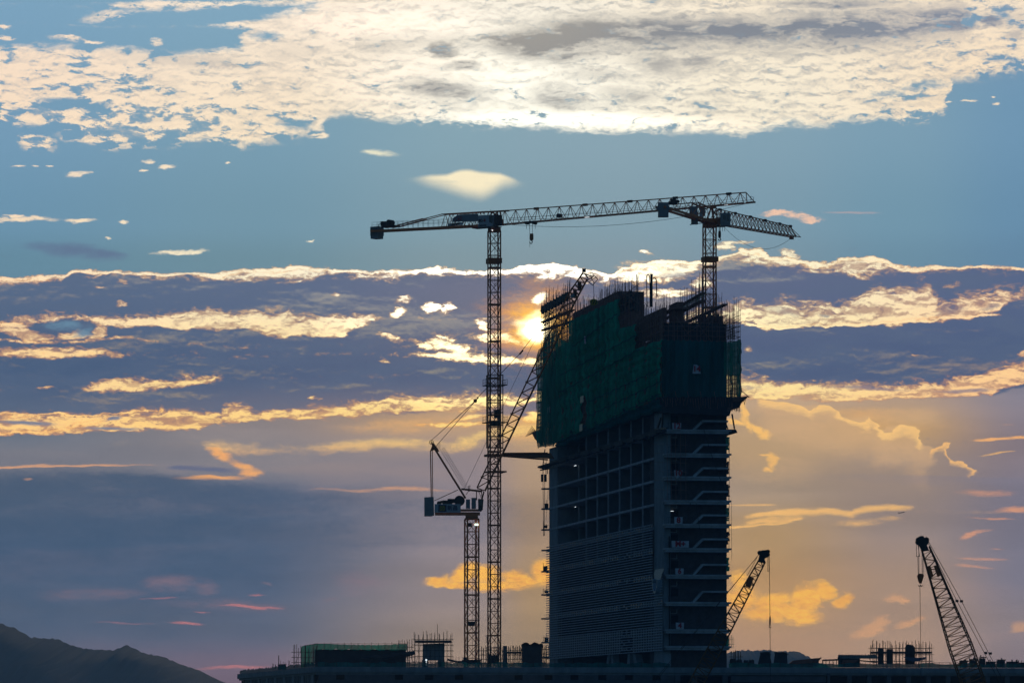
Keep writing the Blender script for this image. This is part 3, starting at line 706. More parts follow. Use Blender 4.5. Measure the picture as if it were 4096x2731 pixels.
for p in (2700, 2768, 2890): v_ = v_at(p, -1.9); tbox(mb, -2.1, -1.0, v_, v_ + 0.9, 0, zt - .01)
tbox(mb, -1.85, -1.3, v_at(2925, -1.9), v_at(3305, -1.9), zt - 1.25, zt - .2)
put_mesh('column', mb, M['concrete_dark'], pod)
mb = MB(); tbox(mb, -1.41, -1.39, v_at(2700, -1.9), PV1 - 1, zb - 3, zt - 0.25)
put_mesh('unlit_opening_panel', mb, M['void'], pod)  # near-black sheet painting the shade between the columns
# left return wall: piers and slatted openings
mb = MB()
u_ = 3.0
while u_ < PU1 - 16:
    tbox(mb, u_, u_ + 3.0, pv0 + 0.35, pv0 + 0.62, pz - 6, pz - 1.3)
    for k in range(4): tbox(mb, u_ + 4.2 + k * 2.4, u_ + 4.8 + k * 2.4, pv0 + 0.4, pv0 + 0.62, pz - 6, pz - 1.3)
    u_ += 14.0
put_mesh('pier', mb, M['concrete'], pod)
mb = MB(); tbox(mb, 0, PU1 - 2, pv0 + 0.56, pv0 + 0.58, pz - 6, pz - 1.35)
put_mesh('unlit_opening_panel', mb, M['void'], pod)  # near-black sheet painting the shade behind the piers

# ------------------------------------------------------------------ tower
tw = root('concrete_tower', T(0, 0, ROOF), 'unfinished slab-like concrete tower, green nets and bamboo poles on top', 'building')
F_Y = [1725, 1820, 1912, 2007, 2101, 2198, 2304, 2413, 2522, 2589]
FL = [lv(y) for y in F_Y]
ztop = lv(1585)
# solid core on the short end
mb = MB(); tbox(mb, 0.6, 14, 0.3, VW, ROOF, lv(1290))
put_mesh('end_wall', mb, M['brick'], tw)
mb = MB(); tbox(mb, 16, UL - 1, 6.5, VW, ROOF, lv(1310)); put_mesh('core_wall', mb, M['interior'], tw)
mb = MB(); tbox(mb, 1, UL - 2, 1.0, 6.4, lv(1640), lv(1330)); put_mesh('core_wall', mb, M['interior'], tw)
mb = MB(); tbox(mb, 0.9, 24, 0.1, 0.7, lv(1330), lv(1228)); put_mesh('formwork', mb, M['formwork'], tw)
mb = MB(); tbox(mb, u_at(2470, 1), u_at(2292, 1), 1.0, 6.0, lv(1330), FP(2390, 1204, 1).z)
put_mesh('formwork', mb, M['formwork'], tw)
# corner piers of the long side
mb = MB(); zA = lv(1640)
uP = u_at(2617, 0)
tbox(mb, 0.0, uP, 0.0, 1.2, ROOF, zA); put_mesh('corner_pier', mb, M['concrete'], tw)
mb = MB(); tbox(mb, u_at(2230, 0), UL, 0.0, 6.4, ROOF, zA); put_mesh('corner_pier', mb, M['concrete'], tw)
# splayed feet
mb = MB()
for (a, b, c, d) in ((2620, 2657, 2612, 2657), (2511, 2521, 2508, 2520), (2531, 2540, 2538, 2550), (2430, 2440, 2425, 2434), (2444, 2450, 2446, 2454)):
    p0, p1 = FP(a, 2615, -.1), FP(b, 2612, -.1); q0, q1 = FP(c, 2660, -.1), FP(d, 2660, -.1)
    e = EV * 1.2
    mb = MB(); mb.hexa([q0, q1, q1 + e, q0 + e], [p0, p1, p1 + e, p0 + e])
    put_mesh('splayed_foot', mb, M['concrete'], tw)
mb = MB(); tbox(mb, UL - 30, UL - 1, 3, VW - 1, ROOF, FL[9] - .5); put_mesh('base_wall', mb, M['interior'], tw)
# floors
for i, z in enumerate(FL):
    mb = MB()
    # end slab with a stepped edge
    tbox(mb, -1.9, 0.6, -0.1, v_at(2926, -1.9), z - 0.02, z + 0.28)
    tbox(mb, -1.7, 0.6, 0.1, v_at(2916, -1.7), z - 0.42, z - 0.02)
    if i < 5:
        tbox(mb, uP, UL, -0.12, 7, z - 0.30, z + 0.12)
    put_mesh('floor_slab', mb, M['pale_concrete'], tw)
mb = MB()
for p in (2572, 2525, 2479, 2434, 2390, 2346):
    mb = MB(); u_ = u_at(p, 0); tbox(mb, u_, u_ + 0.35, 0.12, 6.4, lv(2215), zA); put_mesh('cross_wall', mb, M['concrete_dark'], tw)  # darker concrete puts the shade of the open bays into the colour
    mb = MB(); tbox(mb, u_ - .1, u_ + 0.45, -.08, .115, lv(2215), zA); put_mesh('lit_fin_edge', mb, M['tile'], tw)  # paler cap paints the brighter light on the wall end
mb = MB(); u_ = u_at(2318, 3); tbox(mb, u_, u_ + 1.6, 3, 4, lv(2215), zA); put_mesh('column', mb, M['concrete'], tw)
mb = MB()
for i in range(6):
    zf = FL[i]
    for p in (2552, 2505, 2459, 2413, 2368, 2300, 2255):
        mb = MB(); u_ = u_at(p, 6.4); tbox(mb, u_, u_ + 3.2, 6.36, 6.42, zf + 0.2, zf + 2.9); put_mesh('doorway', mb, M['void'], tw)  # near-black sheet paints the unlit depth of a doorway
# stairs cast against the short end
for i, z in enumerate(FL[:9]):
    mb = MB(); h = (FL[i - 1] - z) if i else 4.1
    zl = z + h * 0.47
    va, vb, vc = v_at(2772, -1.6), v_at(2812, -1.6), v_at(2908, -1.6)
    if i == 8: continue
    n = 9
    for k in range(n):
        a = va + (vb - va) * k / n; b = va + (vb - va) * (k + 1) / n; zt_ = z + .28 + (zl - z - .28) * (k + 1) / n
        tbox(mb, -1.75, -0.35, a, b - .002, zt_ - .5, zt_)
    put_mesh('stair_flight', mb, M['pale_concrete'], tw)
    mb = MB(); tbox(mb, -1.8, 0.58, vb, vc + .15, zl - .3, zl)
    put_mesh('stair_landing', mb, M['pale_concrete'], tw)
    mb = MB()
    mb.beam(T(-1.72, va - .3, z + 1.3), T(-1.72, vb, zl + 1.05), .05); mb.beam(T(-1.72, vb, zl + 1.05), T(-1.72, vc, zl + 1.05), .05)
    mb.beam(T(-1.75, .3, z + 1.35), T(-1.75, va, z + 1.35), .05)
    for k in range(6): v_ = .5 + k * .85; mb.beam(T(-1.75, v_, z + .3), T(-1.75, v_, z + 1.35), .04)
    put_mesh('handrail', mb, M['steel'], tw)
for i, z in enumerate(FL[:9]):
    mb = MB(); v0 = v_at(2683, .5)
    tbox(mb, .55, .62, v0, v0 + 1.35, z + 1.3, z + 2.75)
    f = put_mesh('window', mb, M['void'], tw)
    mb = MB(); v0 = v_at(2676, .3)
    mb.beam(T(.4, v0, z + 1.0), T(.4, v0, z + 3.1), .07); mb.beam(T(.4, v0, z + 3.1), T(.4, v0 + 1.4, z + 3.1), .07); mb.beam(T(.4, v0 + 1.4, z + 3.1), T(.4, v0 + 1.4, z + 3.9), .07)
    put_mesh('pipe', mb, M['lgrey'], tw)
# small landings on the far end, seen beyond the long side
mb = MB()
for z in FL: tbox(mb, UL, UL + 1.2, -1.4, 3, z - .25, z + .05)
put_mesh('far_landing', mb, M['concrete'], tw)
mb = MB()
for i, z in enumerate(FL[:9]):
    if i % 3 == 1: continue
    for k in range(2): p = T(UL + .6, -1.1 + k * .6, z + .1); mb.beam(p, p + UZ * (1.0 + .6 * ((i + k) % 2)), .07)
    mb.beam(T(UL + .6, -1.1, z + .95), T(UL + .6, 0, z + .75), .06)
    mb.box(T(UL + .4, -.5 - .2 * (i % 2), z + .5), EV * .35, EU * .3, UZ * (.25 + .12 * (i % 3)))
put_mesh('landing_rail', mb, M['steel'], tw)

# tile screen on the lower long side
uS0, uS1, uS2 = u_at(2609, -.5), UL - .2, u_at(2648, -.5)
zs1 = FP(2189, 2188, -.5).z; zs0 = FP(2189, 2634, -.5).z
rows = 48; pr = (zs1 - zs0) / rows
mb = MB(); mb2 = MB(); mr1 = MB(); mr2 = MB()
tbox(mb2, uS2 + .3, uS1 - .1, 0.9, 1.0, zs0 + .05, zs1 - 5 * pr); tbox(mb2, uS0, uS1 - .1, 0.9, 1.0, zs1 - 5 * pr, zs1)
tiled = {0, 1, 9, 10, 19, 20, 29, 30} | set(range(39, 48))
rnd = random.Random(3)
for r in range(rows + 1):
    z = zs1 - r * pr
    ua = uS0 if r < 21 else uS2
    tbox(mb, ua, uS1, -.70, -.42, z - .06, z + .06)
    if r < rows and r in tiled:
        u_ = ua + .4
        while u_ < uS1 - 1.5:
            miss = (u_at(2528, -.5) < u_ < u_at(2478, -.5)) and rnd.random() < .55
            if not miss: tbox(mr2 if rnd.random() < .33 and r < 36 else mr1, u_, u_ + 1.25, -.40, -.32, z - pr + .07, z - .07)
            u_ += 2.3
scr = root('tile_screen', T(uS0, -.5, zs0), 'banded tile and rail screen on the lower long side of the tower', 'facade screen')
put_mesh('rails', mb, M['rail'], scr); put_mesh('backing', mb2, M['void'], scr)  # black backing paints the unlit interior seen between the rails
put_mesh('tiles', mr1, M['tile'], scr, kind='stuff'); put_mesh('tiles', mr2, M['tile_rose'], scr, label='faintly reddish tiles', kind='stuff')
mb = MB()
u_ = uS2 + 1
while u_ < uS1: tbox(mb, u_, u_ + .06, .5, .6, zs0, zs1 - (21 * pr if u_ < uS0 else 0)); u_ += 2.3
put_mesh('mullions', mb, M['steel'], scr)

# work lamps inside the open floors
lamp_words = ['tiny lit lamp in the topmost row of open bays, under the net', 'long lit tube in the wide left bay, one floor under the dark walkway',
    'small lit lamp right of the long tube in the wide left bay', 'slanting lit tube in the second bay from the right, two floors under the walkway',
    'small lit lamp in the middle bays, two floors under the walkway', 'faint lit lamp in the bay right of the middle lamp, two floors under the walkway',
    'small lit lamp at the right of the wide left bay, two floors under the walkway', 'left one of two tiny lamps close together in the wide left bay',
    'right one of two tiny lamps close together in the wide left bay', 'tiny lamp just above the pair of lamps in the wide left bay',
    'longest lit tube, far left of the wide left bay', 'left lamp in the lowest open floor, just above the tile screen',
    'right lamp in the lowest open floor, just above the tile screen', 'faint lamp in the third bay from the left, above the lowest open floor',
    'faint lamp in the middle bay, above the lowest open floor', 'faint lamp beside the near corner pier, upper one of two', 'faint lamp beside the near corner pier, lower one of two']
lamp_spots = ((2336, 1762, .5), (2301, 1862, 1.6), (2340, 1845, .6), (2553, 1880, 1.0), (2427, 1916, .8), (2465, 1907, .5), (2337, 1932, .8), (2292, 2025, .7), (2301, 2027, .7), (2321, 2018, .4), (2264, 2032, 2.4), (2288, 2111, .5), (2321, 2104, .5), (2415, 2008, .4), (2470, 1996, .4), (2610, 1887, .5), (2604, 2047, .5))
for (px, py, w), words in zip(lamp_spots, lamp_words):
    p = FP(px, py, 2.5); mb = MB(); mb.beam(p - EU * w * .7, p + EU * w * .7, .10, .06)
    mb.beam(p + UZ * .05, p + UZ * .35, .03)
    o = put_mesh('work_lamp', mb, M['lamp'], origin=p)
    tag(o, words, 'lamp', 'work lamps in the open floors')
p = RP(2687, 2043, .2); mb = MB(); mb.beam(p - EV * .3, p + EV * .3, .12, .08)
tag(put_mesh('work_lamp', mb, M['lamp'], origin=p), 'white lit lamp over the window beside the banner reading 8', 'lamp')

# ------------------------------------------------------------------ lettering
def text(body, size, mat_, parent, origin, ax, az_, name='lettering', depth=0.03, bold=0.0):
    """flat letters with real thickness, ax = reading direction, az_ = up; origin = centre"""
    cu = bpy.data.curves.new(name, 'FONT'); cu.body = body; cu.size = size
    cu.align_x = 'CENTER'; cu.align_y = 'CENTER'; cu.extrude = depth / 2; cu.offset = bold; cu.resolution_u = 3
    o = bpy.data.objects.new(name, cu); C.objects.link(o)
    bpy.context.view_layer.update()
    me = bpy.data.meshes.new_from_object(o.evaluated_get(bpy.context.evaluated_depsgraph_get()))
    bpy.data.objects.remove(o)
    ax = Vector(ax).normalized(); az_ = Vector(az_).normalized(); n = ax.cross(az_)
    rot = Matrix((ax, az_, n)).transposed().to_4x4()
    me.transform(rot)
    me.materials.clear(); me.materials.append(mat_)
    ob = bpy.data.objects.new(name, me); C.objects.link(ob); ob.parent = parent
    ob.location = Vector(origin) - world_loc(parent)
    return ob

def banner(words, txt, x0, y0, x1, y1, u, warp=0.0, size=2.0, kind=0):
    pts = []
    p = RP((x0 + x1) / 2, (y0 + y1) / 2, u)
    rb = root('floor_banner', p, words, 'banner')
    n = 8; mbb = MB(); vs = []
    a, b = RP(x0, y1, u), RP(x1, y0, u)
    for j in range(n + 1):
        for i in range(n + 1):
            s_, t_ = i / n, j / n
            q = a.lerp(b, 0); q = Vector((a.x + (b.x - a.x) * s_, a.y + (b.y - a.y) * s_, a.z + (b.z - a.z) * t_))
            dz = -0.16 * (1 - abs(2 * s_ - 1)) * warp * t_
            dxx = (0.22 if kind == 1 else .06) * (0.5 - s_) * (t_ if kind == 1 else (1 - t_)) * 2
            if kind == 1: dz -= 0.5 * max(0, s_ - .55) * t_ * 2
            if kind == 2: dz += -0.3 * (1 - t_) * math.sin(s_ * 5)
            q = q + EV * dxx + UZ * dz + EU * (0.04 * math.sin(s_ * 11 + t_ * 3)); vs.append(q)
    m_ = n + 1
    fs = [(j * m_ + i, j * m_ + i + 1, (j + 1) * m_ + i + 1, (j + 1) * m_ + i) for j in range(n) for i in range(n)]
    back = [v + EU * 0.03 for v in vs]; N0 = len(vs)
    fs2 = [tuple(k + N0 for k in reversed(f)) for f in fs]
    mbb.add(vs + back, fs + fs2)
    put_mesh('cloth', mbb, M['white'], rb, smooth=True)
    text(txt, size, M['red'], rb, p - EU * 0.10, EV, UZ, bold=0.05)

banner('crumpled white banner with red 14 on the dark net of the tower top', '14', 2770, 1458, 2803, 1494, -2.9, 0, 1.35, 1)
banner('white banner with red 12 just under the catch platform', '12', 2689, 1691, 2725, 1716, -2.0, .3, 1.35)
banner('rumpled dim banner with red 10, below the banner reading 12', '10', 2697, 1879, 2730, 1905, -2.0, 1, 1.35, 2)
banner('square white banner with red 8, below the small lit lamp', '8', 2697, 2067, 2731, 2094, -2.0, 0, 1.35)
banner('wide white banner with red M+ beside the stair, widest of the banners', 'M+', 2686, 2162, 2756, 2188, -2.0, .2, 1.35)
banner('white banner with red 6, level with the torn plastic sheet', '6', 2701, 2272, 2735, 2296, -2.0, 0, 1.25)
banner('lowest white banner, red 4, behind the crawler crane boom', '4', 2703, 2488, 2736, 2515, -2.0, .3, 1.25)

# plastic sheeting blown across the screen corner
mb = MB(); vs = []
out_ = [(2616, 2290), (2622, 2276), (2657, 2273), (2648, 2292), (2641, 2318), (2628, 2320), (2617, 2312)]
poly = [FP(x, y, -.9) for x, y in out_]
mb.prism(poly, EV * .12)
for s_ in ([(2620, 2316), (2618, 2330), (2621, 2352), (2627, 2370), (2631, 2362)], [(2639, 2318), (2636, 2345), (2633, 2362), (2628, 2372)]):
    q = [FP(x, y, -.9) for x, y in s_]
    for a, b in zip(q, q[1:]): mb.beam(a, b, .3, .9, up=EV)
tag(put_mesh('plastic_sheet', mb, M['plastic']), 'torn pale blue plastic sheet hanging at the corner of the tile screen', 'sheet')

# ------------------------------------------------------------------ scaffolds and nets on the tower top
VO = -1.2; UO = -2.2; VB = v_at(2958, UO)
def interp(pts, x):
    if x <= pts[0][0]: return pts[0][1]
    for (a, ya), (b, yb) in zip(pts, pts[1:]):
        if x <= b: return ya + (yb - ya) * (x - a) / max(b - a, 1e-6)
    return pts[-1][1]

def poles(parent, plane, px0, px1, topf, botf, pitch, seed, mx=60, r=.055, jit=18, lean=.25):
    """bamboo uprights on a plane of the scaffold; the longest ones are parts of their own"""
    rnd = random.Random(seed)
    kind_, c = plane
    f = (lambda px, py: FP(px, py, c)) if kind_ == 'v' else (lambda px, py: RP(px, py, c))
    g = (lambda px: u_at(px, c)) if kind_ == 'v' else (lambda px: v_at(px, c))
    mk = (lambda t: T(t, c, 0)) if kind_ == 'v' else (lambda t: T(c, t, 0))
    a, b = sorted((g(px0), g(px1)))
    lst = []; t = a
    while t < b:
        p = mk(t + rnd.uniform(-.2, .2)); px = 2048 + p.x / p.y * F
        zt_ = zz(interp(topf, px) + rnd.uniform(-jit, jit) * (1 if rnd.random() < .8 else 1.8), p); zb_ = zz(interp(botf, px), p)
        if zt_ > zb_ + .3:
            q = p.copy(); p.z = zb_; q.z = zt_; q += EV * rnd.uniform(-lean, lean) * .6
            lst.append((p, q))
        t += pitch * rnd.uniform(.7, 1.3)
    lst.sort(key=lambda e: -(e[1].z))
    for p, q in lst[:mx]:
        mb = MB(); mb.tube(p, q, r * rnd.uniform(.8, 1.2), r * .6, 5); put_mesh('pole', mb, M['bamboo'], parent, origin=p)
    mb = MB()
    for p, q in lst[mx:]: mb.tube(p, q, r, r * .6, 5)
    if lst[mx:]: put_mesh('poles', mb, M['bamboo'], parent, kind='stuff')

def ledgers(parent, plane, px0, px1, topf, botf, zstep, seed, r=.05, mat_='bamboo'):
    rnd = random.Random(seed)
    kind_, c = plane
    g = (lambda px: u_at(px, c)) if kind_ == 'v' else (lambda px: v_at(px, c))
    mk = (lambda t, z: T(t, c, z)) if kind_ == 'v' else (lambda t, z: T(c, t, z))
    a, b = sorted((g(px0), g(px1)))
    mb = MB(); n = 10
    z = 10 + (seed % 7) * .17
    while z < 110:
        run = None
        for i in range(n):
            t0, t1 = a + (b - a) * i / n, a + (b - a) * (i + 1) / n
            pm = mk((t0 + t1) / 2, z); px = 2048 + pm.x / pm.y * F; py = HY - (z - CZ) / pm.y * F
            if interp(topf, px) < py < interp(botf, px):
                mb.tube(mk(t0, z + rnd.uniform(-.08, .08)), mk(t1, z + rnd.uniform(-.08, .08)), r, n=4)
        z += zstep * rnd.uniform(.8, 1.2)
    if mb.v: put_mesh('ledgers', mb, M[mat_], parent)

def net(parent, plane, px0, px1, topf, botf, mat_='net', seed=1, amp=.42, name='net', nx=60, nz=14, sag=.5):
    rnd = random.Random(seed)
    kind_, c = plane
    f = (lambda px, py: FP(px, py, c)) if kind_ == 'v' else (lambda px, py: RP(px, py, c))
    nrm = -EV if kind_ == 'v' else -EU
    if kind_ == 'v' and c > 3: nrm = EV
    vs = []
    ph = [rnd.uniform(0, 6) for _ in range(6)]
    for j in range(nz + 1):
        for i in range(nx + 1):
            px = px0 + (px1 - px0) * i / nx; t = j / nz
            yt = interp(topf, px) + sag * 6 * abs(math.sin(i * .55 + ph[0])) ; yb = interp(botf, px) + 3 * math.sin(i * .9 + ph[1])
            p = f(px, yt + (yb - yt) * t)
            w_ = amp * (math.sin(i * 1.9 + ph[2] + .6 * math.sin(j * .9)) * .5 + math.sin(i * .77 + ph[3]) * .5 + .8 * abs(math.sin(j * math.pi / (nz / 3.0))) + rnd.uniform(-.3, .3))
            vs.append(p + nrm * w_)
    m_ = nx + 1
    mb = MB(); mb.add(vs, [(j * m_ + i, (j + 1) * m_ + i, (j + 1) * m_ + i + 1, j * m_ + i + 1) for j in range(nz) for i in range(nx)])
    return put_mesh(name, mb, M[mat_], parent, smooth=True)

sc1 = root('bamboo_scaffold', T(0, VO, ztop), 'bamboo scaffold wrapping the long side of the tower top, bristling with poles', 'scaffold')
topL = [(2150, 1440), (2164, 1400), (2165, 1185), (2200, 1168), (2240, 1152), (2284, 1125), (2290, 1205), (2330, 1200), (2396, 1180), (2400, 1168), (2430, 1140), (2480, 1122), (2558, 1104), (2562, 1218), (2650, 1228)]
botL = [(2150, 1790), (2650, 1590)]
poles(sc1, ('v', VO), 2166, 2646, topL, botL, 1.05, 11, mx=70)
poles(sc1, ('v', VO + 1.0), 2166, 2646, [(x, y + 14) for x, y in topL], [(x, y - 60) for x, y in botL], .9, 12, mx=0)
poles(sc1, ('v', VO + 2.2), 2170, 2640, [(x, y + 50) for x, y in topL], [(x, y - 90) for x, y in botL], 1.2, 15, mx=0)
ledgers(sc1, ('v', VO + 2.2), 2170, 2290, [(2165, 1262), (2290, 1215)], [(2165, 1420), (2290, 1350)], .8, 19, r=.07)
ledgers(sc1, ('v', VO), 2160, 2648, [(x, y + 42) for x, y in topL], botL, 1.25, 13)
ledgers(sc1, ('v', VO + 1.0), 2166, 2646, [(x, y + 60) for x, y in topL], botL, 1.6, 17)
# braces
mb = MB()
for (a, b, c, d) in ((2170, 1320, 2230, 1180), (2190, 1250, 2285, 1300), (2405, 1210, 2470, 1160), (2480, 1190, 2556, 1135), (2480, 1160, 2556, 1215), (2560, 1300, 2640, 1240), (2556, 1190, 2600, 1232)):
    mb.tube(FP(a, b, VO - .15), FP(c, d, VO - .15), .05, n=4)
put_mesh('braces', mb, M['bamboo'], sc1)
# dark bundles of cloth and boards on the upper lifts
mb = MB(); rnd = random.Random(5)
for i in range(9):
    p = FP(2175 + i * 12, 1238 - i * 6.5, VO - .2)
    mb.prism([p + EU * a + UZ * b for a, b in ((-1.2, .7), (.9, .9), (1.5, -.2), (.6, -.8), (-.7, -1.0), (-1.6, -.2))], -EV * .4)
put_mesh('bundles', mb, M['tarp'], sc1); mb = MB()
for i in range(26):
    p = FP(rnd.uniform(2482, 2556), rnd.uniform(1170, 1245), VO + .6); k = rnd.uniform(.3, .8)
    mb.prism([p + EU * a * k * 2 + UZ * b * k for a, b in ((-1, .8), (.7, 1), (1.2, -.3), (.2, -1), (-1, -.6))], -EV * .3)
put_mesh('bundles', mb, M['tarp'], sc1)
mb = MB()
for (a, b, c, d, h) in ((2168, 1290, 2290, 1240, .22), (2168, 1322, 2290, 1285, .3)):
    mb.beam(FP(a, b, VO + .6), FP(c, d, VO + .6), .9, h)
put_mesh('boards', mb, M['formwork'], sc1)

n1 = root('debris_net', T(0, VO - .2, ztop), 'stepped dark green debris net hung over the long side of the tower top', 'net')
botN = [(2151, 1790), (2205, 1785), (2232, 1762), (2300, 1738), (2400, 1700), (2500, 1655), (2600, 1605), (2648, 1583)]
VN = VO - .25
net(n1, ('v', VN), 2282, 2476, [(2282, 1282), (2476, 1192)], [(2282, 1440), (2476, 1345)], seed=1)
net(n1, ('v', VN + .08), 2232, 2552, [(2232, 1345), (2300, 1385), (2400, 1345), (2470, 1316), (2552, 1293)], [(2232, 1560), (2300, 1520), (2400, 1480), (2552, 1415)], seed=2)
net(n1, ('v', VN + .16), 2225, 2648, [(2225, 1500), (2300, 1490), (2400, 1455), (2552, 1392), (2648, 1354)], [(2225, 1640), (2300, 1605), (2400, 1560), (2552, 1490), (2648, 1450)], seed=3)
net(n1, ('v', VN + .24), 2225, 2330, [(2225, 1600), (2330, 1555)], [(2225, 1768), (2330, 1725)], seed=4, nx=20)
net(n1, ('v', VN + .24), 2348, 2648, [(2348, 1560), (2400, 1540), (2552, 1470), (2648, 1432)], botN, seed=5)
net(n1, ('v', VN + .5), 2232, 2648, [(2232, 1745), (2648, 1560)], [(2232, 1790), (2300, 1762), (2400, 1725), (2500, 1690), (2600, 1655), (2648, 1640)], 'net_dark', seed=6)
for (x0, y0, x1, y1) in ((2226, 1450, 2240, 1700), (2331, 1560, 2347, 1690)):
    mb = MB(); mb.prism([FP(x0, y0, VO + .3), FP(x1, y0 - 6, VO + .3), FP(x1, y1, VO + .3), FP(x0, y1 + 6, VO + .3)], EV * .1)
    put_mesh('gap_backing', mb, M['formwork'], n1)
mb = MB()
for (x, y, w, h) in ((2321, 1585, 13, 27), (2190, 1630, 10, 24), (2318, 1698, 11, 28)):
    mb.prism([FP(x, y, VN - .2), FP(x + w, y - 4, VN - .2), FP(x + w, y + h - 4, VN - .2), FP(x, y + h, VN - .2)], EV * .08)
put_mesh('notice_board', mb, M['grey'], n1)
mb = MB()
for (x, y, w, h) in ((2336, 1345, 5, 30), (2214, 1404, 5, 28)):
    mb.prism([FP(x, y, VN - .3), FP(x + w, y - 1, VN - .3), FP(x + w + 2, y + h, VN - .3), FP(x + 2, y + h, VN - .3)], EV * .06)
put_mesh('cloth_strip', mb, M['white'], n1)
mb = MB()
for k, (a, b, x0, x1) in enumerate(((1385, 1250, 2290, 2470), (1498, 1335, 2240, 2550), (1568, 1392, 2236, 2560), (1606, 1468, 2350, 2648), (1662, 1520, 2350, 2648), (1716, 1568, 2350, 2648))):
    y = lambda x: a + (b - a) * (x - x0) / (x1 - x0)
    n_ = 26; rnd = random.Random(k)
    for i in range(n_):
        xa, xb = x0 + (x1 - x0) * i / n_, x0 + (x1 - x0) * (i + 1) / n_
        mb.beam(FP(xa, y(xa) + 3 * (i % 3), VN - .62), FP(xb, y(xb) + 3 * ((i + 1) % 3), VN - .62), .08, .14)
put_mesh('seams', mb, M['net_dark'], n1)
# thin net at the far end, sky showing through
net(n1, ('v', VN), 2153, 2232, [(2153, 1430), (2160, 1400), (2185, 1340), (2232, 1310)], [(2153, 1790), (2205, 1785), (2232, 1765)], 'net_thin', seed=7, nx=20, amp=.5)
net(n1, ('v', VN + .6), 2200, 2300, [(2200, 1420), (2300, 1330)], [(2200, 1780), (2300, 1735)], 'net', seed=17, nx=20, amp=.3)
net(n1, ('v', VN + .9), 2180, 2235, [(2180, 1480), (2235, 1440)], [(2180, 1782), (2235, 1765)], 'net_thin', seed=18, nx=12, amp=.3)
sc1b = root('bamboo_scaffold', T(UL + 3, 0, ztop), 'bamboo scaffold at the far left end of the tower top, beside the sun', 'scaffold')
UF = u_at(2160, 0)
poles(sc1b, ('v', VO + .5), 2153, 2200, [(2153, 1435), (2160, 1400), (2200, 1330)], [(2153, 1785), (2200, 1785)], 1.0, 21, mx=14, jit=6)
ledgers(sc1b, ('v', VO + .5), 2153, 2200, [(2153, 1440), (2160, 1405), (2200, 1335)], [(2153, 1785), (2200, 1785)], .9, 22, r=.08)
mb = MB()
for y in (1505, 1560, 1610, 1660, 1710, 1745): mb.beam(FP(2153, y, VO + .6), FP(2200, y - 10, VO + .6), .5, .35)
put_mesh('platform', mb, M['bamboo'], sc1b)
# catch fan at the far end
mb = MB()
a = FP(2158, 1735, VO)
for k in range(9): mb.tube(a + UZ * (k * .12 - .3), a + Vector((-1.6 - .15 * k, .5, 1.4 - k * .26)) + UZ * .2, .05, n=4)
mb.prism([a + UZ * 1.0 + EV * .6, a + Vector((-1.2, 0, .3)), a + Vector((-.6, 0, -.9)), a + Vector((.7, 0, -2.2)), a + Vector((1.0, 0, 0))], EU * 2)
put_mesh('catch_fan', mb, M['bamboo'], sc1b)

# short end
sc2 = root('bamboo_scaffold', T(UO, 0, ztop), 'bamboo scaffold grid on the short end of the tower top above the dark net', 'scaffold')
topR = [(2640, 1290), (2965, 1290)]
poles(sc2, ('u', UO), 2645, 2960, [(2645, 1225), (2700, 1240), (2830, 1262), (2868, 1300), (2870, 1195), (2900, 1215), (2930, 1230), (2934, 1200), (2960, 1190)], [(2645, 1585), (2960, 1585)], .62, 31, mx=40, jit=14)
ledgers(sc2, ('u', UO), 2645, 2960, [(2645, 1285), (2965, 1285)], [(2645, 1585), (2965, 1585)], .8, 33)
mb = MB()
for (a, b, c, d) in ((2740, 1340, 2850, 1262), (2765, 1262, 2850, 1372), (2700, 1262, 2760, 1345), (2800, 1345, 2850, 1280)): mb.tube(RP(a, b, UO - .1), RP(c, d, UO - .1), .05, n=4)
put_mesh('braces', mb, M['bamboo'], sc2)
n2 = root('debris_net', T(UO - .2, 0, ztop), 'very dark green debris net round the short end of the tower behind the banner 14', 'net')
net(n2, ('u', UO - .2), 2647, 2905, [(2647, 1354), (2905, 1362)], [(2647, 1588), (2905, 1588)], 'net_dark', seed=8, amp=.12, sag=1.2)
net(n2, ('u', UO - .25), 2895, 2963, [(2895, 1365), (2930, 1368), (2963, 1355)], [(2895, 1505), (2963, 1500)], 'net_thin', seed=9, amp=.2, nx=20)
net(n2, ('u', UO - .25), 2940, 2964, [(2940, 1495), (2964, 1490)], [(2940, 1580), (2964, 1590)], 'net_thin', seed=10, amp=.2, nx=12)
# back side scaffold beyond the roof
sc3 = root('bamboo_scaffold', T(10, VB, ztop), 'tall bamboo scaffold poles behind the roof, round the roof crane mast', 'scaffold')
VBK = VW + 1.0
topB = [(2622, 1188), (2700, 1180), (2760, 1140), (2790, 1115), (2812, 1090), (2830, 1150), (2866, 1200), (2868, 1185), (2900, 1205), (2935, 1210), (2962, 1195)]
botB = [(2622, 1345), (2965, 1360)]
poles(sc3, ('v', VBK), 2625, 2944, topB, botB, .95, 41, mx=90, jit=20)
poles(sc3, ('v', VBK - 1.3), 2640, 2930, [(x, y + 45) for x, y in topB], botB, 1.1, 42, mx=0, jit=22)
ledgers(sc3, ('v', VBK - 1.3), 2660, 2930, [(2650, 1262), (2812, 1190), (2830, 1250), (2930, 1270)], botB, 1.0, 44)
ledgers(sc3, ('v', VBK), 2650, 2944, [(2650, 1240), (2812, 1155), (2830, 1230), (2900, 1265), (2962, 1235)], botB, 1.2, 43)
mb = MB()
for (a, b, c, d, h) in ((2655, 1278, 2815, 1202, .3), (2700, 1310, 2900, 1218, .3), (2660, 1258, 2815, 1170, .15)):
    mb.beam(FP(a, b, VBK - .4), FP(c, d, VBK - .4), .8, h)
put_mesh('boards', mb, M['formwork'], sc3)
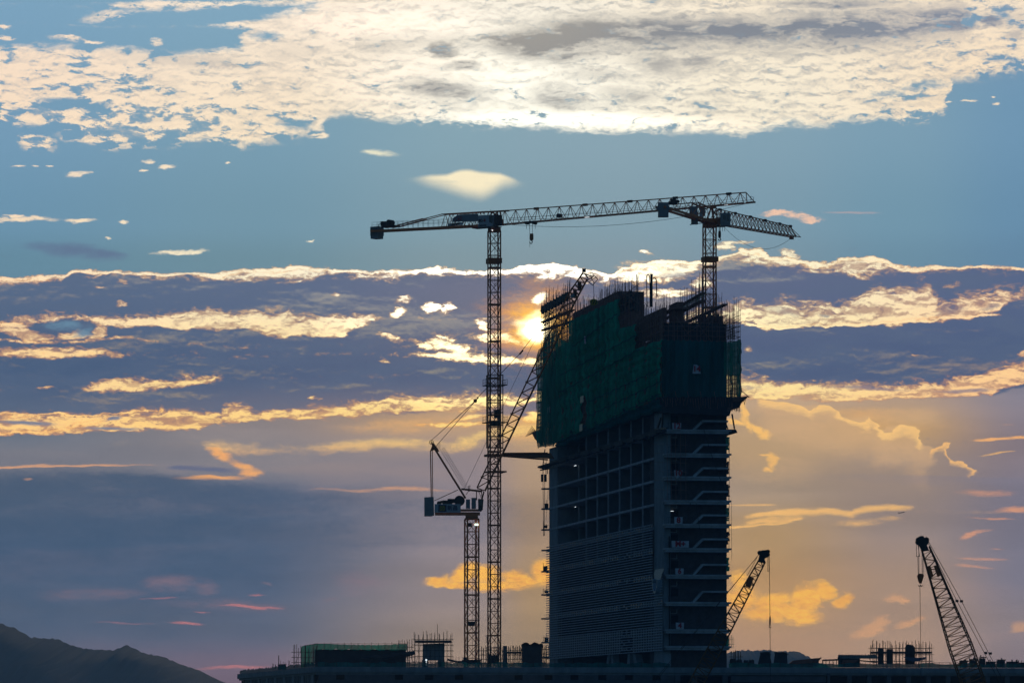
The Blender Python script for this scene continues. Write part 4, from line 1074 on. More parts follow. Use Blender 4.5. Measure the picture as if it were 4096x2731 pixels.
net(sc3, ('v', VBK + .2), 2680, 2812, [(2680, 1240), (2812, 1165)], [(2680, 1265), (2812, 1190)], 'net_thin', seed=12, nx=24, nz=5, name='net_strip')
net(sc3, ('v', VB + .3), 2900, 2962, [(2900, 1370), (2962, 1355)], [(2900, 1590), (2962, 1600)], 'net_thin', seed=13, nx=16)
poles(sc3, ('v', VB), 2900, 2962, [(2900, 1260), (2962, 1235)], [(2900, 1590), (2962, 1590)], 1.6, 45, mx=10, jit=6)
ledgers(sc3, ('v', VB), 2890, 2962, [(2890, 1290), (2962, 1240)], [(2890, 1590), (2962, 1590)], 1.0, 47)
# dark mass of shuttering under the crane mast
mb = MB(); rnd = random.Random(9)
for i in range(16):
    px = 2800 + i * 6; p = RP(px, 1300, 3 + (i % 4) * 2); h = rnd.uniform(.3, 2.6)
    mb.box((p.x, p.y, lv(1300) + h / 2), EU * .8, EV * .14, UZ * (h / 2 + .4))
p = FP(2706, 1250, 5); mb.box((p.x, p.y, p.z - .8), EU * 2.2, EV * .9, UZ * 1.1); mb.box((p.x, p.y, p.z + 1.1), EU * 3.2, EV * .6, UZ * .5)
mb.box((p.x, p.y, p.z + .4), EU * 4, EV * 1.5, UZ * .15)
put_mesh('shuttering', mb, M['formwork'], tw)

# catch platform round the net's foot
cp = root('catch_platform', T(UO, 0, lv(1600)), 'dark bamboo catch platform jutting out below the nets on the short end', 'platform')
mb = MB(); rnd = random.Random(2)
poly = [RP(2640, 1590, UO - .9), RP(2992, 1586, UO - .9), RP(2965, 1612, UO - .9), RP(2958, 1630, UO - .9), RP(2925, 1640, UO - .9), RP(2918, 1662, UO - .9), RP(2650, 1650, UO - .9)]
mb.prism(poly, EU * 2.4)
put_mesh('deck', mb, M['tarp'], cp)
mb = MB()
for i in range(34):
    px = 2650 + i * 10.1; mb.tube(RP(px, 1592 + rnd.uniform(-4, 2), UO - 1.1), RP(px + rnd.uniform(-6, 6), 1592 + rnd.uniform(12, 46), UO - 1.0), .04, n=4)
for k in range(6): mb.tube(RP(2930, 1592 + k * 3, UO - 1.2), RP(2996 - k * 4, 1584 + k * 4, UO - 1.2), .05, n=4)
for px in (2655, 2706, 2755, 2806, 2862): mb.tube(RP(px, 1590, UO - 1.0), RP(px - 6, 1565, UO - .5), .06, n=4)
mb.tube(RP(2958, 1556, UO - .5), RP(2998, 1590, UO - 1.2), .06, n=4)
for k in range(14): mb.tube(RP(2912 + k * 3.6, 1628, UO - .9), RP(2911 + k * 3.6 + rnd.uniform(-2, 2), 1640 + rnd.uniform(0, 9), UO - .9), .05, n=4)
put_mesh('poles', mb, M['bamboo'], cp)

# steel brackets and loose gear on the right-hand edge
br = root('steel_bracket', T(-1, VW, lv(1725)), 'black steel outrigger bracket on the right tower edge under the catch platform', 'bracket')
mb = MB()
mb.beam(RP(2928, 1655, -1), RP(2938, 1716, -1), .22); mb.beam(RP(2904, 1694, -1), RP(2912, 1716, -1), .18)
mb.prism([RP(2904, 1716, -1), RP(2944, 1717, -1), RP(2950, 1730, -1), RP(2902, 1744, -1)], EU * .8)
put_mesh('frame', mb, M['steel'], br)
# the same kind of bracket on the near corner of the long side
mb = MB()
for (a, b, c, d) in ((2652, 1650, 2648, 1712), (2644, 1672, 2628, 1716), (2620, 1718, 2668, 1712)): mb.beam(FP(a, b, -.6), FP(c, d, -.6), .3)
tag(put_mesh('steel_bracket', mb, M['steel']), 'dark steel strut frame at the near corner pier left of the banner 12', 'bracket')
# long dark walkway beam across the open floors
mb = MB(); mb.beam(FP(2160, 1868, -.9), FP(2655, 1722, -.9), 1.0, .35); mb.beam(FP(2200, 1846, -1.3), FP(2640, 1716, -1.3), .12, .12)
for k in range(9): px = 2240 + k * 45; mb.beam(FP(px, 1843 - (px - 2240) * .29, -1.2), FP(px + 30, 1843 - (px + 30 - 2240) * .29, -1.2), .6, .8)
tag(put_mesh('walkway_beam', mb, M['tarp']), 'long dark steel walkway running along the open floors of the long side', 'walkway')

# scaffold lines in front of the short end
mb = MB(); rnd = random.Random(8)
for px in (2668, 2684, 2702, 2722, 2742): mb.beam(RP(px, 1735, -2.3), RP(px + 2, 2000, -2.3), .05)
for k in range(7): y = 1780 + k * 36; mb.beam(RP(2612, y - 4, -2.3), RP(2750, y, -2.3), .04)
tag(put_mesh('pipe_scaffold', mb, M['bamboo']), 'thin pole scaffold on the corner between the banners 12 and 8', 'scaffold')
mb = MB()
mb.rope(RP(2795, 1640, -2.6), RP(2900, 1960, -2.6), 1.0); mb.rope(RP(2762, 2010, -2.6), RP(2745, 2092, -2.6), .1); mb.rope(RP(2784, 2010, -2.6), RP(2800, 2120, -2.6), .2)
mb.rope(RP(2918, 1755, -1), RP(2916, 2200, -1), 0); mb.rope(RP(2925, 2010, -1), RP(2927, 2240, -1), 0, .03); mb.rope(RP(2908, 1735, -1), RP(2915, 1810, -1), .3)
mb.rope(RP(2912, 1985, -1), RP(2922, 2000, -1), .4)
tag(put_mesh('hanging_rope', mb, M['rope']), 'loose ropes dangling down the short end of the tower', 'rope')
for i, (y, c_) in enumerate(((1772, 1), (1868, 0), (1960, 0), (2056, 1), (2150, 0), (2255, 1), (2568, 1))):
    mb = MB(); rnd = random.Random(i); p = RP(2909, y, -.6)
    for k in range(7): q = p + UZ * (k * .32 - 1.0); mb.box(q + EV * rnd.uniform(-.05, .15), EV * rnd.uniform(.1, .28), EU * .3, UZ * rnd.uniform(.1, .25))
    if y == 2568:
        for k in range(5): q = p + EV * (k * .28 - .1); mb.beam(q - UZ * 1.0, q + UZ * (1.0 + .3 * (k % 2)), .06)
        mb.beam(p + UZ * .5 - EV * .2, p + UZ * .5 + EV * 1.3, .06); mb.beam(p - UZ * .3 - EV * .2, p - UZ * .3 + EV * 1.3, .06)
    lab = ['highest ragged net bundle, level with the banner reading 12', 'second ragged net bundle, between the banners 12 and 10', 'third ragged net bundle, under the level of the banner 10', 'fourth ragged net bundle, level with the banner reading 8', 'fifth ragged net bundle, level with the banner M+', 'sixth ragged net bundle, level with the banner 6', 'lowest ragged net bundle, railed, near the podium roof'][i]
    tag(put_mesh('net_bundle', mb, M['net'] if c_ else M['tarp'], origin=p), lab, 'net bundle', 'ragged bundles on the tower edge')

# concrete pump pipe standing on the roof
pp = root('concrete_pump_pipe', FP(2598, 1228, 2.5), 'tall dark pipe column with two bent hoses standing up from the roof formwork', 'pipe')
D0 = FP(2598, 1228, 2.5).y
mb = MB(); mb.tube(at(2606, 1228, D0), at(2606, 1098, D0), .23, n=10); mb.tube(at(2606, 1100, D0), at(2606, 1096, D0), .28, n=10)
put_mesh('mast_pipe', mb, M['steel'], pp, smooth=False)
def hose(pts, r=.09):
    mb = MB()
    for a, b in zip(pts, pts[1:]): mb.tube(at(*a, D0), at(*b, D0), r, n=6)
    return put_mesh('hose', mb, M['steel'], pp)
hose([(2588, 1228), (2587, 1150), (2587, 1103), (2590, 1098), (2595, 1098), (2598, 1104), (2600, 1150), (2600, 1228)])
hose([(2612, 1113), (2619, 1112), (2625, 1118), (2626, 1150), (2627, 1175), (2629, 1186)], .11)
mb = MB()
for y in (1135, 1160, 1185, 1210): mb.beam(at(2586, y, D0), at(2602, y, D0), .07)
put_mesh('clamps', mb, M['steel'], pp)

# ------------------------------------------------------------------ cranes
def mast(parent, c, z0, z1, w, rot, mat_, panel=2.35, heavy=3, leg=.22, name='mast'):
    """square lattice mast; c = centre on plan"""
    ca, sa = math.cos(rot), math.sin(rot)
    cs = [Vector((c[0] + (a * ca - b * sa) * w / 2, c[1] + (a * sa + b * ca) * w / 2, 0)) for a, b in ((-1, -1), (1, -1), (1, 1), (-1, 1))]
    mb = MB()
    for p in cs: mb.beam(p + UZ * z0, p + UZ * z1, leg, leg, up=(ca, sa, 0))
    n = max(1, round((z1 - z0) / panel)); h = (z1 - z0) / n
    for i in range(n + 1):
        z = z0 + i * h; k = .26 if i % heavy == 0 else .11
        for a in range(4): mb.beam(cs[a] + UZ * z, cs[(a + 1) % 4] + UZ * z, .12, k)
        if i < n:
            for a in range(4):
                p, q = (cs[a], cs[(a + 1) % 4]) if (i + a) % 2 else (cs[(a + 1) % 4], cs[a])
                mb.beam(p + UZ * z, q + UZ * (z + h), .10)
                mid = (cs[a] + cs[(a + 1) % 4]) / 2
                if i % 2: mb.beam(mid + UZ * (z + h / 2), (cs[a]) + UZ * (z + h), .07)
    m = put_mesh(name, mb, mat_, parent)
    mb = MB(); lc = Vector((c[0] + .35, c[1], 0)); d = Vector((ca, sa, 0)) * .25
    mb.beam(lc - d + UZ * z0, lc - d + UZ * z1, .05); mb.beam(lc + d + UZ * z0, lc + d + UZ * z1, .05)
    z = z0
    while z < z1: mb.beam(lc - d + UZ * z, lc + d + UZ * z, .04); z += .6
    put_mesh('ladder', mb, M['grey'], m)
    return cs

def truss(mb, b0, b1, t0, t1, side, n, chord=.16, diag=.09, tri=True, w0=1.0, w1=None, xdiag=False):
    """jib truss from bottom line b0-b1 and top line t0-t1; side = half width vector"""
    side = Vector(side); w1 = w0 if w1 is None else w1
    B = lambda t, s_: b0.lerp(b1, t) + side * s_ * (w0 + (w1 - w0) * t)
    Tt = lambda t, s_: t0.lerp(t1, t) + (side * s_ * (w0 + (w1 - w0) * t) if not tri else Vector((0, 0, 0)))
    for s_ in (-1, 1):
        mb.beam(B(0, s_), B(1, s_), chord, chord)
        if not tri: mb.beam(Tt(0, s_), Tt(1, s_), chord, chord)
    if tri: mb.beam(t0, t1, chord * 1.15, chord * 1.15)
    for i in range(n):
        a, m, b = i / n, (i + .5) / n, (i + 1) / n
        for s_ in (-1, 1):
            mb.beam(B(a, s_), Tt(m, s_), diag); mb.beam(Tt(m, s_), B(b, s_), diag)
            if xdiag: mb.beam(Tt(a, s_), B(m, s_), diag); mb.beam(B(m, s_), Tt(b, s_), diag)
        mb.beam(B(a, -1), B(a, 1), diag); mb.beam(B(a, -1), B(b, 1), diag * .8)
        if not tri: mb.beam(Tt(m, -1), Tt(m, 1), diag); mb.beam(Tt(a, 1), Tt(b, -1), diag * .8)
    return mb

# --- flat-top crane on the left, its jib reaching right
D1 = 880.0
c1 = at(1977, 2640, D1); m1x = c1.x
cr1 = root('tower_crane', (m1x, D1, ROOF), 'tallest tower crane, left of the tower, its long jib reaching right above it', 'crane')
zt1 = at(1977, 925, D1).z
mast(cr1, (m1x, D1), ROOF, zt1, 2.0, R(14), M['crane_dark'])
J0, J1 = at(1977, 902, D1), at(3020, 809, 844)
JB0 = at(1998, 900, D1 - 1.0)
ax1 = (Vector((J1.x - J0.x, J1.y - J0.y, 0))).normalized(); sd1 = Vector((-ax1.y, ax1.x, 0))
JC0 = at(1492, 926, 894.5)
mb = MB()
truss(mb, JB0, at(2985, 812, 845.5), at(1998, 845, D1 - 1), at(2984, 770, 845.5), sd1, 22, w0=.75)
mb.beam(at(2984, 770, 845.5), at(3016, 806, 844), .12); mb.beam(at(2985, 812, 845.5), J1, .35, .3); mb.beam(at(2984, 770, 845.5), at(2988, 808, 845), .12)
for k in (2044, 2110, 2330, 2545, 2770): pass
jib1 = put_mesh('jib', mb, M['crane'], cr1)
mb = MB()
for f_ in (.12, .33, .52, .71, .93):
    p = JB0.lerp(J1, f_); q = at(2035, 843, D1 - 2).lerp(at(2984, 770, 845.5), f_); mb.box(q, ax1 * .5, sd1 * .2, UZ * .22)
mb.rope(at(2035, 872, D1 - 2), at(3010, 800, 844), .3, .035, 10); mb.rope(at(2035, 880, D1 - 2), at(3010, 806, 844), .6, .035, 10)
for k in range(24):
    t = (k + .5) / 24; p = JB0.lerp(at(2985, 812, 845.5), t) + sd1 * .5; mb.beam(p, p + UZ * 1.0, .035)
mb.beam(JB0 + sd1 * .5 + UZ, at(2985, 812, 845.5) + sd1 * .5 + UZ, .03)
put_mesh('fittings', mb, M['steel'], jib1)
mb = MB(); p = at(2238, 864, 871); mb.box(p, ax1 * .45, sd1 * .4, UZ * .3); mb.tube(p - sd1 * .5 + UZ * .1, p + sd1 * .5 + UZ * .1, .34, n=10)
put_mesh('winch', mb, M['steel'], jib1)
mb = MB(); mb.beam(at(3003, 785, 844), at(3014, 790, 844), .06); mb.beam(at(3014, 788, 844), at(3014, 806, 844), .06); mb.beam(at(3003, 785, 844), at(3003, 803, 844), .06)
put_mesh('end_platform', mb, M['steel'], jib1)
mb = MB(); mb.box(at(2348, 869, 866), ax1 * .5, sd1 * .1, UZ * .06); mb.box(at(2904, 819, 848), ax1 * .4, sd1 * .1, UZ * .06)
put_mesh('lamp', mb, M['lamp'], cr1)
# slack cable below the jib
mb = MB(); mb.rope(at(2020, 897, D1 - 1), at(2980, 816, 846), 1.9, .035, 24)
put_mesh('cable', mb, M['rope'], cr1)
# counter-jib
mb = MB()
JT0, JT1 = at(1975, 846, D1), at(1775, 858, D1 + 6.5)
truss(mb, at(1960, 900, D1), at(1775, 908, D1 + 6.5), at(1960, 847, D1), JT1, sd1, 6, tri=False, w0=.7)
for s_ in (-.8, .8):
    mb.beam(at(1960, 902, D1) + sd1 * s_, JC0 + sd1 * s_, .2, .42)
    mb.beam(JT1 + sd1 * s_ * .7, at(1585, 908, 892) + sd1 * s_, .14)
    mb.beam(at(1700, 885, 889) + sd1 * s_ * .8 + UZ * .5, at(1560, 912, 892.5) + sd1 * s_, .10)
for k in range(14): t = k / 13; p = at(1960, 906, D1).lerp(JC0, t); mb.beam(p - sd1 * .8, p + sd1 * .8, .1)
put_mesh('counter_jib', mb, M['crane'], cr1)
mb = MB()
a, b = at(1930, 895, D1 + 1), at(1500, 914, 894)
for s_ in (-.95, .95):
    for h in (.55, 1.1): mb.beam(a + sd1 * s_ + UZ * h, b + sd1 * s_ + UZ * h, .045)
    for k in range(22): t = k / 21; p = a.lerp(b, t) + sd1 * s_; mb.beam(p - UZ * .2, p + UZ * 1.1, .045)
put_mesh('railing', mb, M['steel'], cr1)
mb = MB()
p = at(1508, 930, 894.5)
mb.box(p + UZ * .2, ax1 * .98, sd1 * .9, UZ * .88); mb.box(p - UZ * .3 - ax1 * .02, ax1 * .86, sd1 * .9, UZ * .95)
mb.box(p + ax1 * 1.0 - UZ * .1, ax1 * .15, sd1 * .6, UZ * .5)
put_mesh('counterweight', mb, M['grey'], cr1)
mb = MB()
q = at(1562, 893, 892.5)
mb.tube(q - sd1 * .7 + UZ * .1, q + sd1 * .7 + UZ * .1, .55, n=14); mb.tube(q - sd1 * .8 - ax1 * .75, q + sd1 * .4 - ax1 * .75, .38, n=12)
mb.box(q - ax1 * 1.5 - UZ * .1, ax1 * .7, sd1 * .35, UZ * .28); mb.box(q - ax1 * 2.0 + UZ * .35, ax1 * .35, sd1 * .2, UZ * .12)
mb.box(q - UZ * .65, ax1 * 1.7, sd1 * .8, UZ * .16); mb.beam(q - ax1 * 2.0 + UZ * .3, q - ax1 * 2.9 - UZ * .1, .08); mb.beam(q - ax1 * 2.9 - UZ * .1, q - ax1 * 2.9 - UZ * .9, .08)
put_mesh('hoist_winch', mb, M['steel'], cr1)
# cabinets behind the cab, boards and signs
sgn = at(1872, 872, D1 + 2.5) - sd1 * 1.0
mb = MB()
sl, sr = at(1822, 0, D1 + 4), at(1926, 0, D1 + .6)
pts = [at(1822, 890, D1 + 4), at(1822, 876, D1 + 4), at(1842, 862, D1 + 3.4), at(1870, 859, D1 + 2.5), at(1926, 857, D1 + .6), at(1926, 887, D1 + .6)]
mb.prism([p - sd1 * .95 for p in pts], -sd1 * .05)
board = put_mesh('sign_board', mb, M['grey'], cr1)
mb = MB()
for k in range(11):
    for j in range(3):
        p = at(1866 + k * 5.5, 864 + j * 8.5, D1 + 2.7 - k * .19) - sd1 * 1.01; mb.box(p, ax1 * .06, sd1 * .01, UZ * .09)
put_mesh('slots', mb, M['steel'], board)
text('C62', 1.05, M['red'], board, at(1846, 878, D1 + 3.2) - sd1 * 1.05, ax1, UZ, bold=.01)
mb = MB(); p = at(1834, 899, D1 + 3.8) - sd1 * .98; mb.box(p, ax1 * 1.85, sd1 * .03, UZ * .24)
b2 = put_mesh('name_board', mb, M['lgrey'], cr1)
text('LIEBHERR', .52, M['black'], b2, p - sd1 * .06, ax1, UZ, bold=.02)
# slewing part and cab
mb = MB()
p = at(1977, 914, D1); mb.tube(p - UZ * .7, p + UZ * .3, 1.25, n=20); mb.box(p + UZ * 1.1, ax1 * 1.6, sd1 * .9, UZ * .6)
for s_ in (-1, 1):
    mb.beam(p + ax1 * s_ * 1.4 + UZ * .8, at(1977, 846, D1) + ax1 * s_ * .6, .22)
mb.beam(at(1950, 848, D1 + .5), at(2036, 843, D1 - 2), .34, .3); mb.beam(at(1966, 848, D1), at(1988, 862, D1), .25); mb.beam(at(1992, 848, D1), at(1972, 864, D1), .25); mb.beam(at(2000, 845, D1 - 1), at(2004, 864, D1 - 1), .3)
mb.beam(at(1963, 846, D1), at(1963, 838, D1), .05)
put_mesh('slewing_ring', mb, M['crane_dark'], cr1)
cc = at(1964, 889, D1) - sd1 * 1.7
mb = MB(); mb.box(cc, ax1 * 1.15, sd1 * .8, UZ * 1.12)
cab1 = put_mesh('cab', mb, M['lgrey'], cr1)
mb = MB(); cx = cc + ax1 * 1.75
mb.hexa([cx - ax1 * .6 - sd1 * .8 - UZ * 1.1, cx + ax1 * .45 - sd1 * .8 - UZ * 1.1, cx + ax1 * .45 + sd1 * .8 - UZ * 1.1, cx - ax1 * .6 + sd1 * .8 - UZ * 1.1],
        [cx - ax1 * .6 - sd1 * .8 + UZ * 1.12, cx + ax1 * .75 - sd1 * .8 + UZ * 1.0, cx + ax1 * .75 + sd1 * .8 + UZ * 1.0, cx - ax1 * .6 + sd1 * .8 + UZ * 1.12])
put_mesh('cab_front', mb, M['lgrey'], cr1)
mb = MB(); w = cx - sd1 * .83
mb.prism([w - ax1 * .25 - UZ * .35, w + ax1 * .48 - UZ * .55, w + ax1 * .68 + UZ * .9, w - ax1 * .2 + UZ * .98, w - ax1 * .35 + UZ * .6], sd1 * .02)
put_mesh('window', mb, M['glass'], cab1)
mb = MB(); mb.box(cx + ax1 * 1.35, ax1 * .35, sd1 * .7, UZ * 1.0); mb.beam(cc - ax1 * 2.6 - UZ * 1.2, cc + ax1 * 3.2 - UZ * 1.2, 1.8, .1); mb.beam(cc - ax1 * 2.6 - UZ * 1.2 - sd1 * .8, cc - ax1 * 2.6 - UZ * .3 - sd1 * .8, .05); mb.beam(cc - ax1 * 2.6 - UZ * .3 - sd1 * .8, cc - ax1 * 1.2 - UZ * .3 - sd1 * .8, .05)
put_mesh('platform', mb, M['steel'], cr1)
text('EC-', .72, M['black'], cab1, cc - sd1 * .84 - ax1 * .45 + UZ * .1, ax1, UZ, bold=.03)
text('B', .72, M['red'], cab1, cc - sd1 * .84 + ax1 * .42 + UZ * .1, ax1, UZ, bold=.03)
text('LIEBHERR', .42, M['black'], cab1, cc - sd1 * .84 - ax1 * .05 - UZ * .85, ax1, UZ, bold=.01)
mb = MB(); mb.box(at(1983, 924, D1) - sd1 * 1.3, ax1 * .3, sd1 * .1, UZ * .12); put_mesh('lamp', mb, M['lamp'], cr1)
# trolley and hook
dT = 874.0
mb = MB()
mb.box(at(2124, 889, dT), ax1 * 1.0, sd1 * .8, UZ * .14)
for px in (2108, 2139): mb.tube(at(px, 894, dT) - sd1 * .5, at(px, 894, dT) + sd1 * .5, .22, n=10); 
for px in (2106, 2118, 2129, 2141): mb.beam(at(px, 890, dT), at(px, 916, dT), .06)
tro = put_mesh('trolley', mb, M['steel'], cr1)
def hook_block(parent, p, w, h, mat_, hookr=.3, name='hook_block'):
    mb = MB(); mb.prism([p + ax1 * a * w + UZ * b * h for a, b in ((-.42, .5), (.42, .5), (.5, .2), (.5, -.3), (.3, -.5), (-.3, -.5), (-.5, -.3), (-.5, .2))], sd1 * w * .5)
    o = put_mesh(name, mb, mat_, parent)
    mb = MB(); c = p - UZ * (h * .5 + hookr); last = None
    mb.beam(p - UZ * h * .45, c + UZ * hookr, .14)
    for k in range(10):
        a = math.pi * (.5 - k * .17); q = c + ax1 * math.cos(a) * hookr + UZ * math.sin(a) * hookr
        if last is not None: mb.tube(last, q, .09, n=5)
        last = q
    put_mesh('hook', mb, M['steel'], o)
    return o
hb = at(2124, 948, dT)
hook_block(cr1, hb, .68, 1.3, M['crane_dark'])
mb = MB()
for dx_ in (-.2, .2): mb.rope(hb + ax1 * dx_ * 1.6 + UZ * .6, hb + ax1 * dx_ * 1.6 + UZ * 2.7, 0, .035)
mb.rope(hb - ax1 * .3 - UZ * .6, hb - ax1 * .28 - UZ * 1.9, 0, .03)
put_mesh('hoist_rope', mb, M['rope'], cr1)
# climbing frame, collars, platforms down the mast
def collar(parent, py, w, h, mat_, cx, D_, plat=False, name='collar'):
    mb = MB(); c = at(cx, py, D_)
    rx, ry = Vector((math.cos(R(14)), math.sin(R(14)), 0)), Vector((-math.sin(R(14)), math.cos(R(14)), 0))
    for s_ in (-1, 1):
        mb.beam(c - rx * w / 2 + ry * s_ * w / 2.3, c + rx * w / 2 + ry * s_ * w / 2.3, .2, h); mb.beam(c + rx * s_ * w / 2.3 - ry * w / 2, c + rx * s_ * w / 2.3 + ry * w / 2, .2, h)
    if plat:
        for s_ in (-1, 1):
            for t in (-1, -.3, .4, 1): p = c + rx * s_ * w / 2 + ry * t * w / 2.3; mb.beam(p, p + UZ * 1.1, .05)
            for t in (.5, 1.1): mb.beam(c + rx * s_ * w / 2 - ry * w / 2.3 + UZ * t, c + rx * s_ * w / 2 + ry * w / 2.3 + UZ * t, .05)
            mb.beam(c + rx * s_ * w / 2 + UZ * 1.1, c + rx * s_ * w / 2.8 + UZ * 1.1, .05); mb.beam(c + rx * s_ * w / 2.8, c + rx * s_ * w / 2.8 + UZ * 1.1, .05)
    return put_mesh(name, mb, mat_, parent)
collar(cr1, 1541, 4.0, .18, M['steel'], 1980, D1, True, 'platform'); collar(cr1, 1690, 4.1, .18, M['steel'], 1980, D1, True, 'platform')
collar(cr1, 1821, 3.3, .45, M['crane_dark'], 1977, D1); collar(cr1, 1887, 3.6, .3, M['crane_dark'], 1982, D1); collar(cr1, 1044, 2.6, 1.0, M['crane_dark'], 1976, D1)
mb = MB(); rx = Vector((math.cos(R(14)), math.sin(R(14)), 0)); ry = Vector((-rx.y, rx.x, 0))
for a in (-1, 1):
    for b in (-1, 1):
        p = at(1979, 0, D1) + rx * a * 1.28 + ry * b * 1.28; p.z = at(0, 1790, D1).z; q = p.copy(); q.z = at(0, 1500, D1).z; mb.beam(p, q, .16)
for y in (1500, 1545, 1600, 1650, 1700, 1745, 1790):
    z = at(0, y, D1).z
    for a in range(4):
        s4 = [(-1, -1), (1, -1), (1, 1), (-1, 1)]; p = at(1979, 0, D1) + rx * s4[a][0] * 1.28 + ry * s4[a][1] * 1.28; q = at(1979, 0, D1) + rx * s4[(a + 1) % 4][0] * 1.28 + ry * s4[(a + 1) % 4][1] * 1.28
        p.z = q.z = z; mb.beam(p, q, .12)
mb.box(at(1981, 1693, D1), rx * .9, ry * .9, UZ * .5); mb.box(at(1988, 1655, D1), rx * .5, ry * .5, UZ * .8)
put_mesh('climbing_cage', mb, M['steel'], cr1)
# tie to the tower
tie = root('mast_tie', at(2013, 1820, D1), 'dark tapered steel tie from the tallest crane mast to the left edge of the tower', 'strut')
a0, a1 = at(2015, 1812, D1 - 1), at(2200, 1812, 905); b0, b1 = at(2015, 1824, D1 - 1), at(2215, 1834, 900)
mb = MB(); mb.hexa([b0 - EU * .5, b1 - EU * .8, b1 + EU * .8, b0 + EU * .5], [a0 - EU * .5, a1 - EU * .8, a1 + EU * .8, a0 + EU * .5]); mb.beam(at(2012, 1813, D1 - 2), at(2190, 1812, 890), .2, .35)
mb.beam(at(2012, 1824, D1 - 2), at(2190, 1838, 890), .25)
put_mesh('box_strut', mb, M['crane_dark'], tie)

# --- hoist tackle on the left edge of the tower
tk = root('hoist_tackle', at(2176, 1890, 903), 'black hoist beam, two pulley blocks and long ropes at the left tower edge', 'hoist')
mb = MB(); dK = 903
mb.beam(at(2158, 1869, dK), at(2205, 1862, dK), .8, .45); mb.beam(at(2180, 1796, dK), at(2171, 1866, dK), .16); mb.beam(at(2160, 1880, dK), at(2196, 1874, dK), .3, .25)
for px in (2172, 2184, 2190): mb.beam(at(px, 1870, dK), at(px, 1895, dK), .12)
put_mesh('hoist_beam', mb, M['steel'], tk)
for (x0, x1) in ((2165, 2174), (2177, 2187)):
    mb = MB(); mb.prism([at(x0, 1896, dK), at(x1, 1896, dK), at(x1, 1926, dK), at(x0, 1926, dK)], EU * .4); put_mesh('pulley_block', mb, M['steel'], tk)
mb = MB()
for (a, b) in ((2172, 2175), (2179, 2177)): mb.rope(at(a, 1926, dK), at(b, 2135, dK), 0, .05)
mb.rope(at(2196, 1870, dK), at(2196, 2000, dK), 0, .03); mb.rope(at(2192, 1960, dK), at(2184, 2080, dK), .5, .03)
mb.tube(at(2176, 2134, dK), at(2176, 2142, dK), .14, n=6)
put_mesh('hoist_rope', mb, M['rope'], tk)

# --- second flat-top crane on the tower roof
D2 = 834.0
cr2 = root('tower_crane', (at(2838, 0, D2).x, D2, lv(1320)), 'tower crane rising from the tower roof, its jib pointing away to the right', 'crane')
x2 = at(2838, 0, D2).x
zt2 = at(0, 905, D2).z
mast(cr2, (x2, D2), lv(1330), zt2, 1.95, R(12), M['crane'])
q0, q1 = at(2848, 892, D2 + 1), at(3184, 949, 878); t0_, t1_ = at(2865, 835, D2 + 1.5), at(3162, 905, 874)
ax2 = Vector((q1.x - q0.x, q1.y - q0.y, 0)).normalized(); sd2 = Vector((-ax2.y, ax2.x, 0))
mb = MB(); truss(mb, q0, q1, t0_, t1_, sd2, 22, w0=.9, chord=.15, diag=.085)
mb.beam(t1_, q1, .12); mb.beam(at(3176, 930, 877), at(3176, 948, 877), .05); mb.box(at(3166, 952, 876), ax2 * .5, sd2 * .3, UZ * .25)
j2 = put_mesh('jib', mb, M['crane'], cr2)
mb = MB()
for t in (.05, .25, .45, .65, .85, 1.0): mb.box(t0_.lerp(t1_, t), ax2 * .4, sd2 * .2, UZ * .2)
for k in range(14): p = q0.lerp(q1, k / 14) - sd2 * .6; mb.beam(p, p + UZ * .9, .035)
put_mesh('fittings', mb, M['steel'], j2)
mb = MB(); mb.rope(at(2900, 912, D2 + 5), at(3166, 952, 876), 2.9, .035, 20); put_mesh('cable', mb, M['rope'], cr2)
mb = MB()
cq = at(2640, 828, 815)
for s_ in (-.8, .8):
    mb.beam(at(2850, 893, D2) + sd2 * s_, cq + sd2 * s_, .22, .42)
truss(mb, at(2838, 888, D2), at(2755, 857, D2 - 8), at(2838, 836, D2), at(2780, 812, D2 - 5), sd2, 4, tri=False, w0=.7)
for s_ in (-.6, .6): mb.beam(at(2780, 810, D2 - 5) + sd2 * s_, at(2700, 818, D2 - 13) + sd2 * s_, .13); mb.beam(at(2838, 836, D2) + sd2 * s_, at(2780, 810, D2 - 5) + sd2 * s_, .14)
put_mesh('counter_jib', mb, M['crane'], cr2)
mb = MB(); p = at(2653, 840, 816); px_ = Vector((1, 0, 0)); py_ = Vector((0, 1, 0))
mb.box(p, px_ * .92, py_ * .7, UZ * 1.28); mb.box(p + UZ * .25, px_ * 1.25, py_ * .75, UZ * .18)
put_mesh('counterweight', mb, M['grey'], cr2)
mb = MB(); p = at(2692, 806, 819)
mb.tube(p - px_ * .5, p + px_ * .5, .45, n=12); mb.tube(p + px_ * .5 - py_ * .5, p + px_ * .9, .3, n=10); mb.box(p - UZ * .3, px_ * .8, py_ * .6, UZ * .25)
for k in range(9): q = at(2632 + k * 14, 812 + k * 2.5, 815 + k); mb.beam(q, q - UZ * .8, .05)
mb.beam(at(2632, 809, 815), at(2744, 830, 823), .05); mb.beam(at(2632, 820, 815), at(2744, 840, 823), .05)
put_mesh('hoist_winch', mb, M['steel'], cr2)
mb = MB(); c = at(2838, 895, D2); mb.tube(c - UZ * .7, c + UZ * .2, 1.3, n=20); mb.box(c + UZ * .5, px_ * 1.35, py_ * 1.2, UZ * .35)
mb.beam(at(2820, 893, D2), at(2845, 830, D2), .22); mb.beam(at(2856, 893, D2), at(2850, 830, D2), .22); mb.beam(at(2838, 832, D2), at(2866, 830, D2), .35, .35); mb.beam(at(2846, 832, D2), at(2870, 868, D2), .16); mb.beam(at(2866, 836, D2), at(2846, 870, D2), .16); mb.beam(at(2863, 836, D2), at(2872, 892, D2), .18)
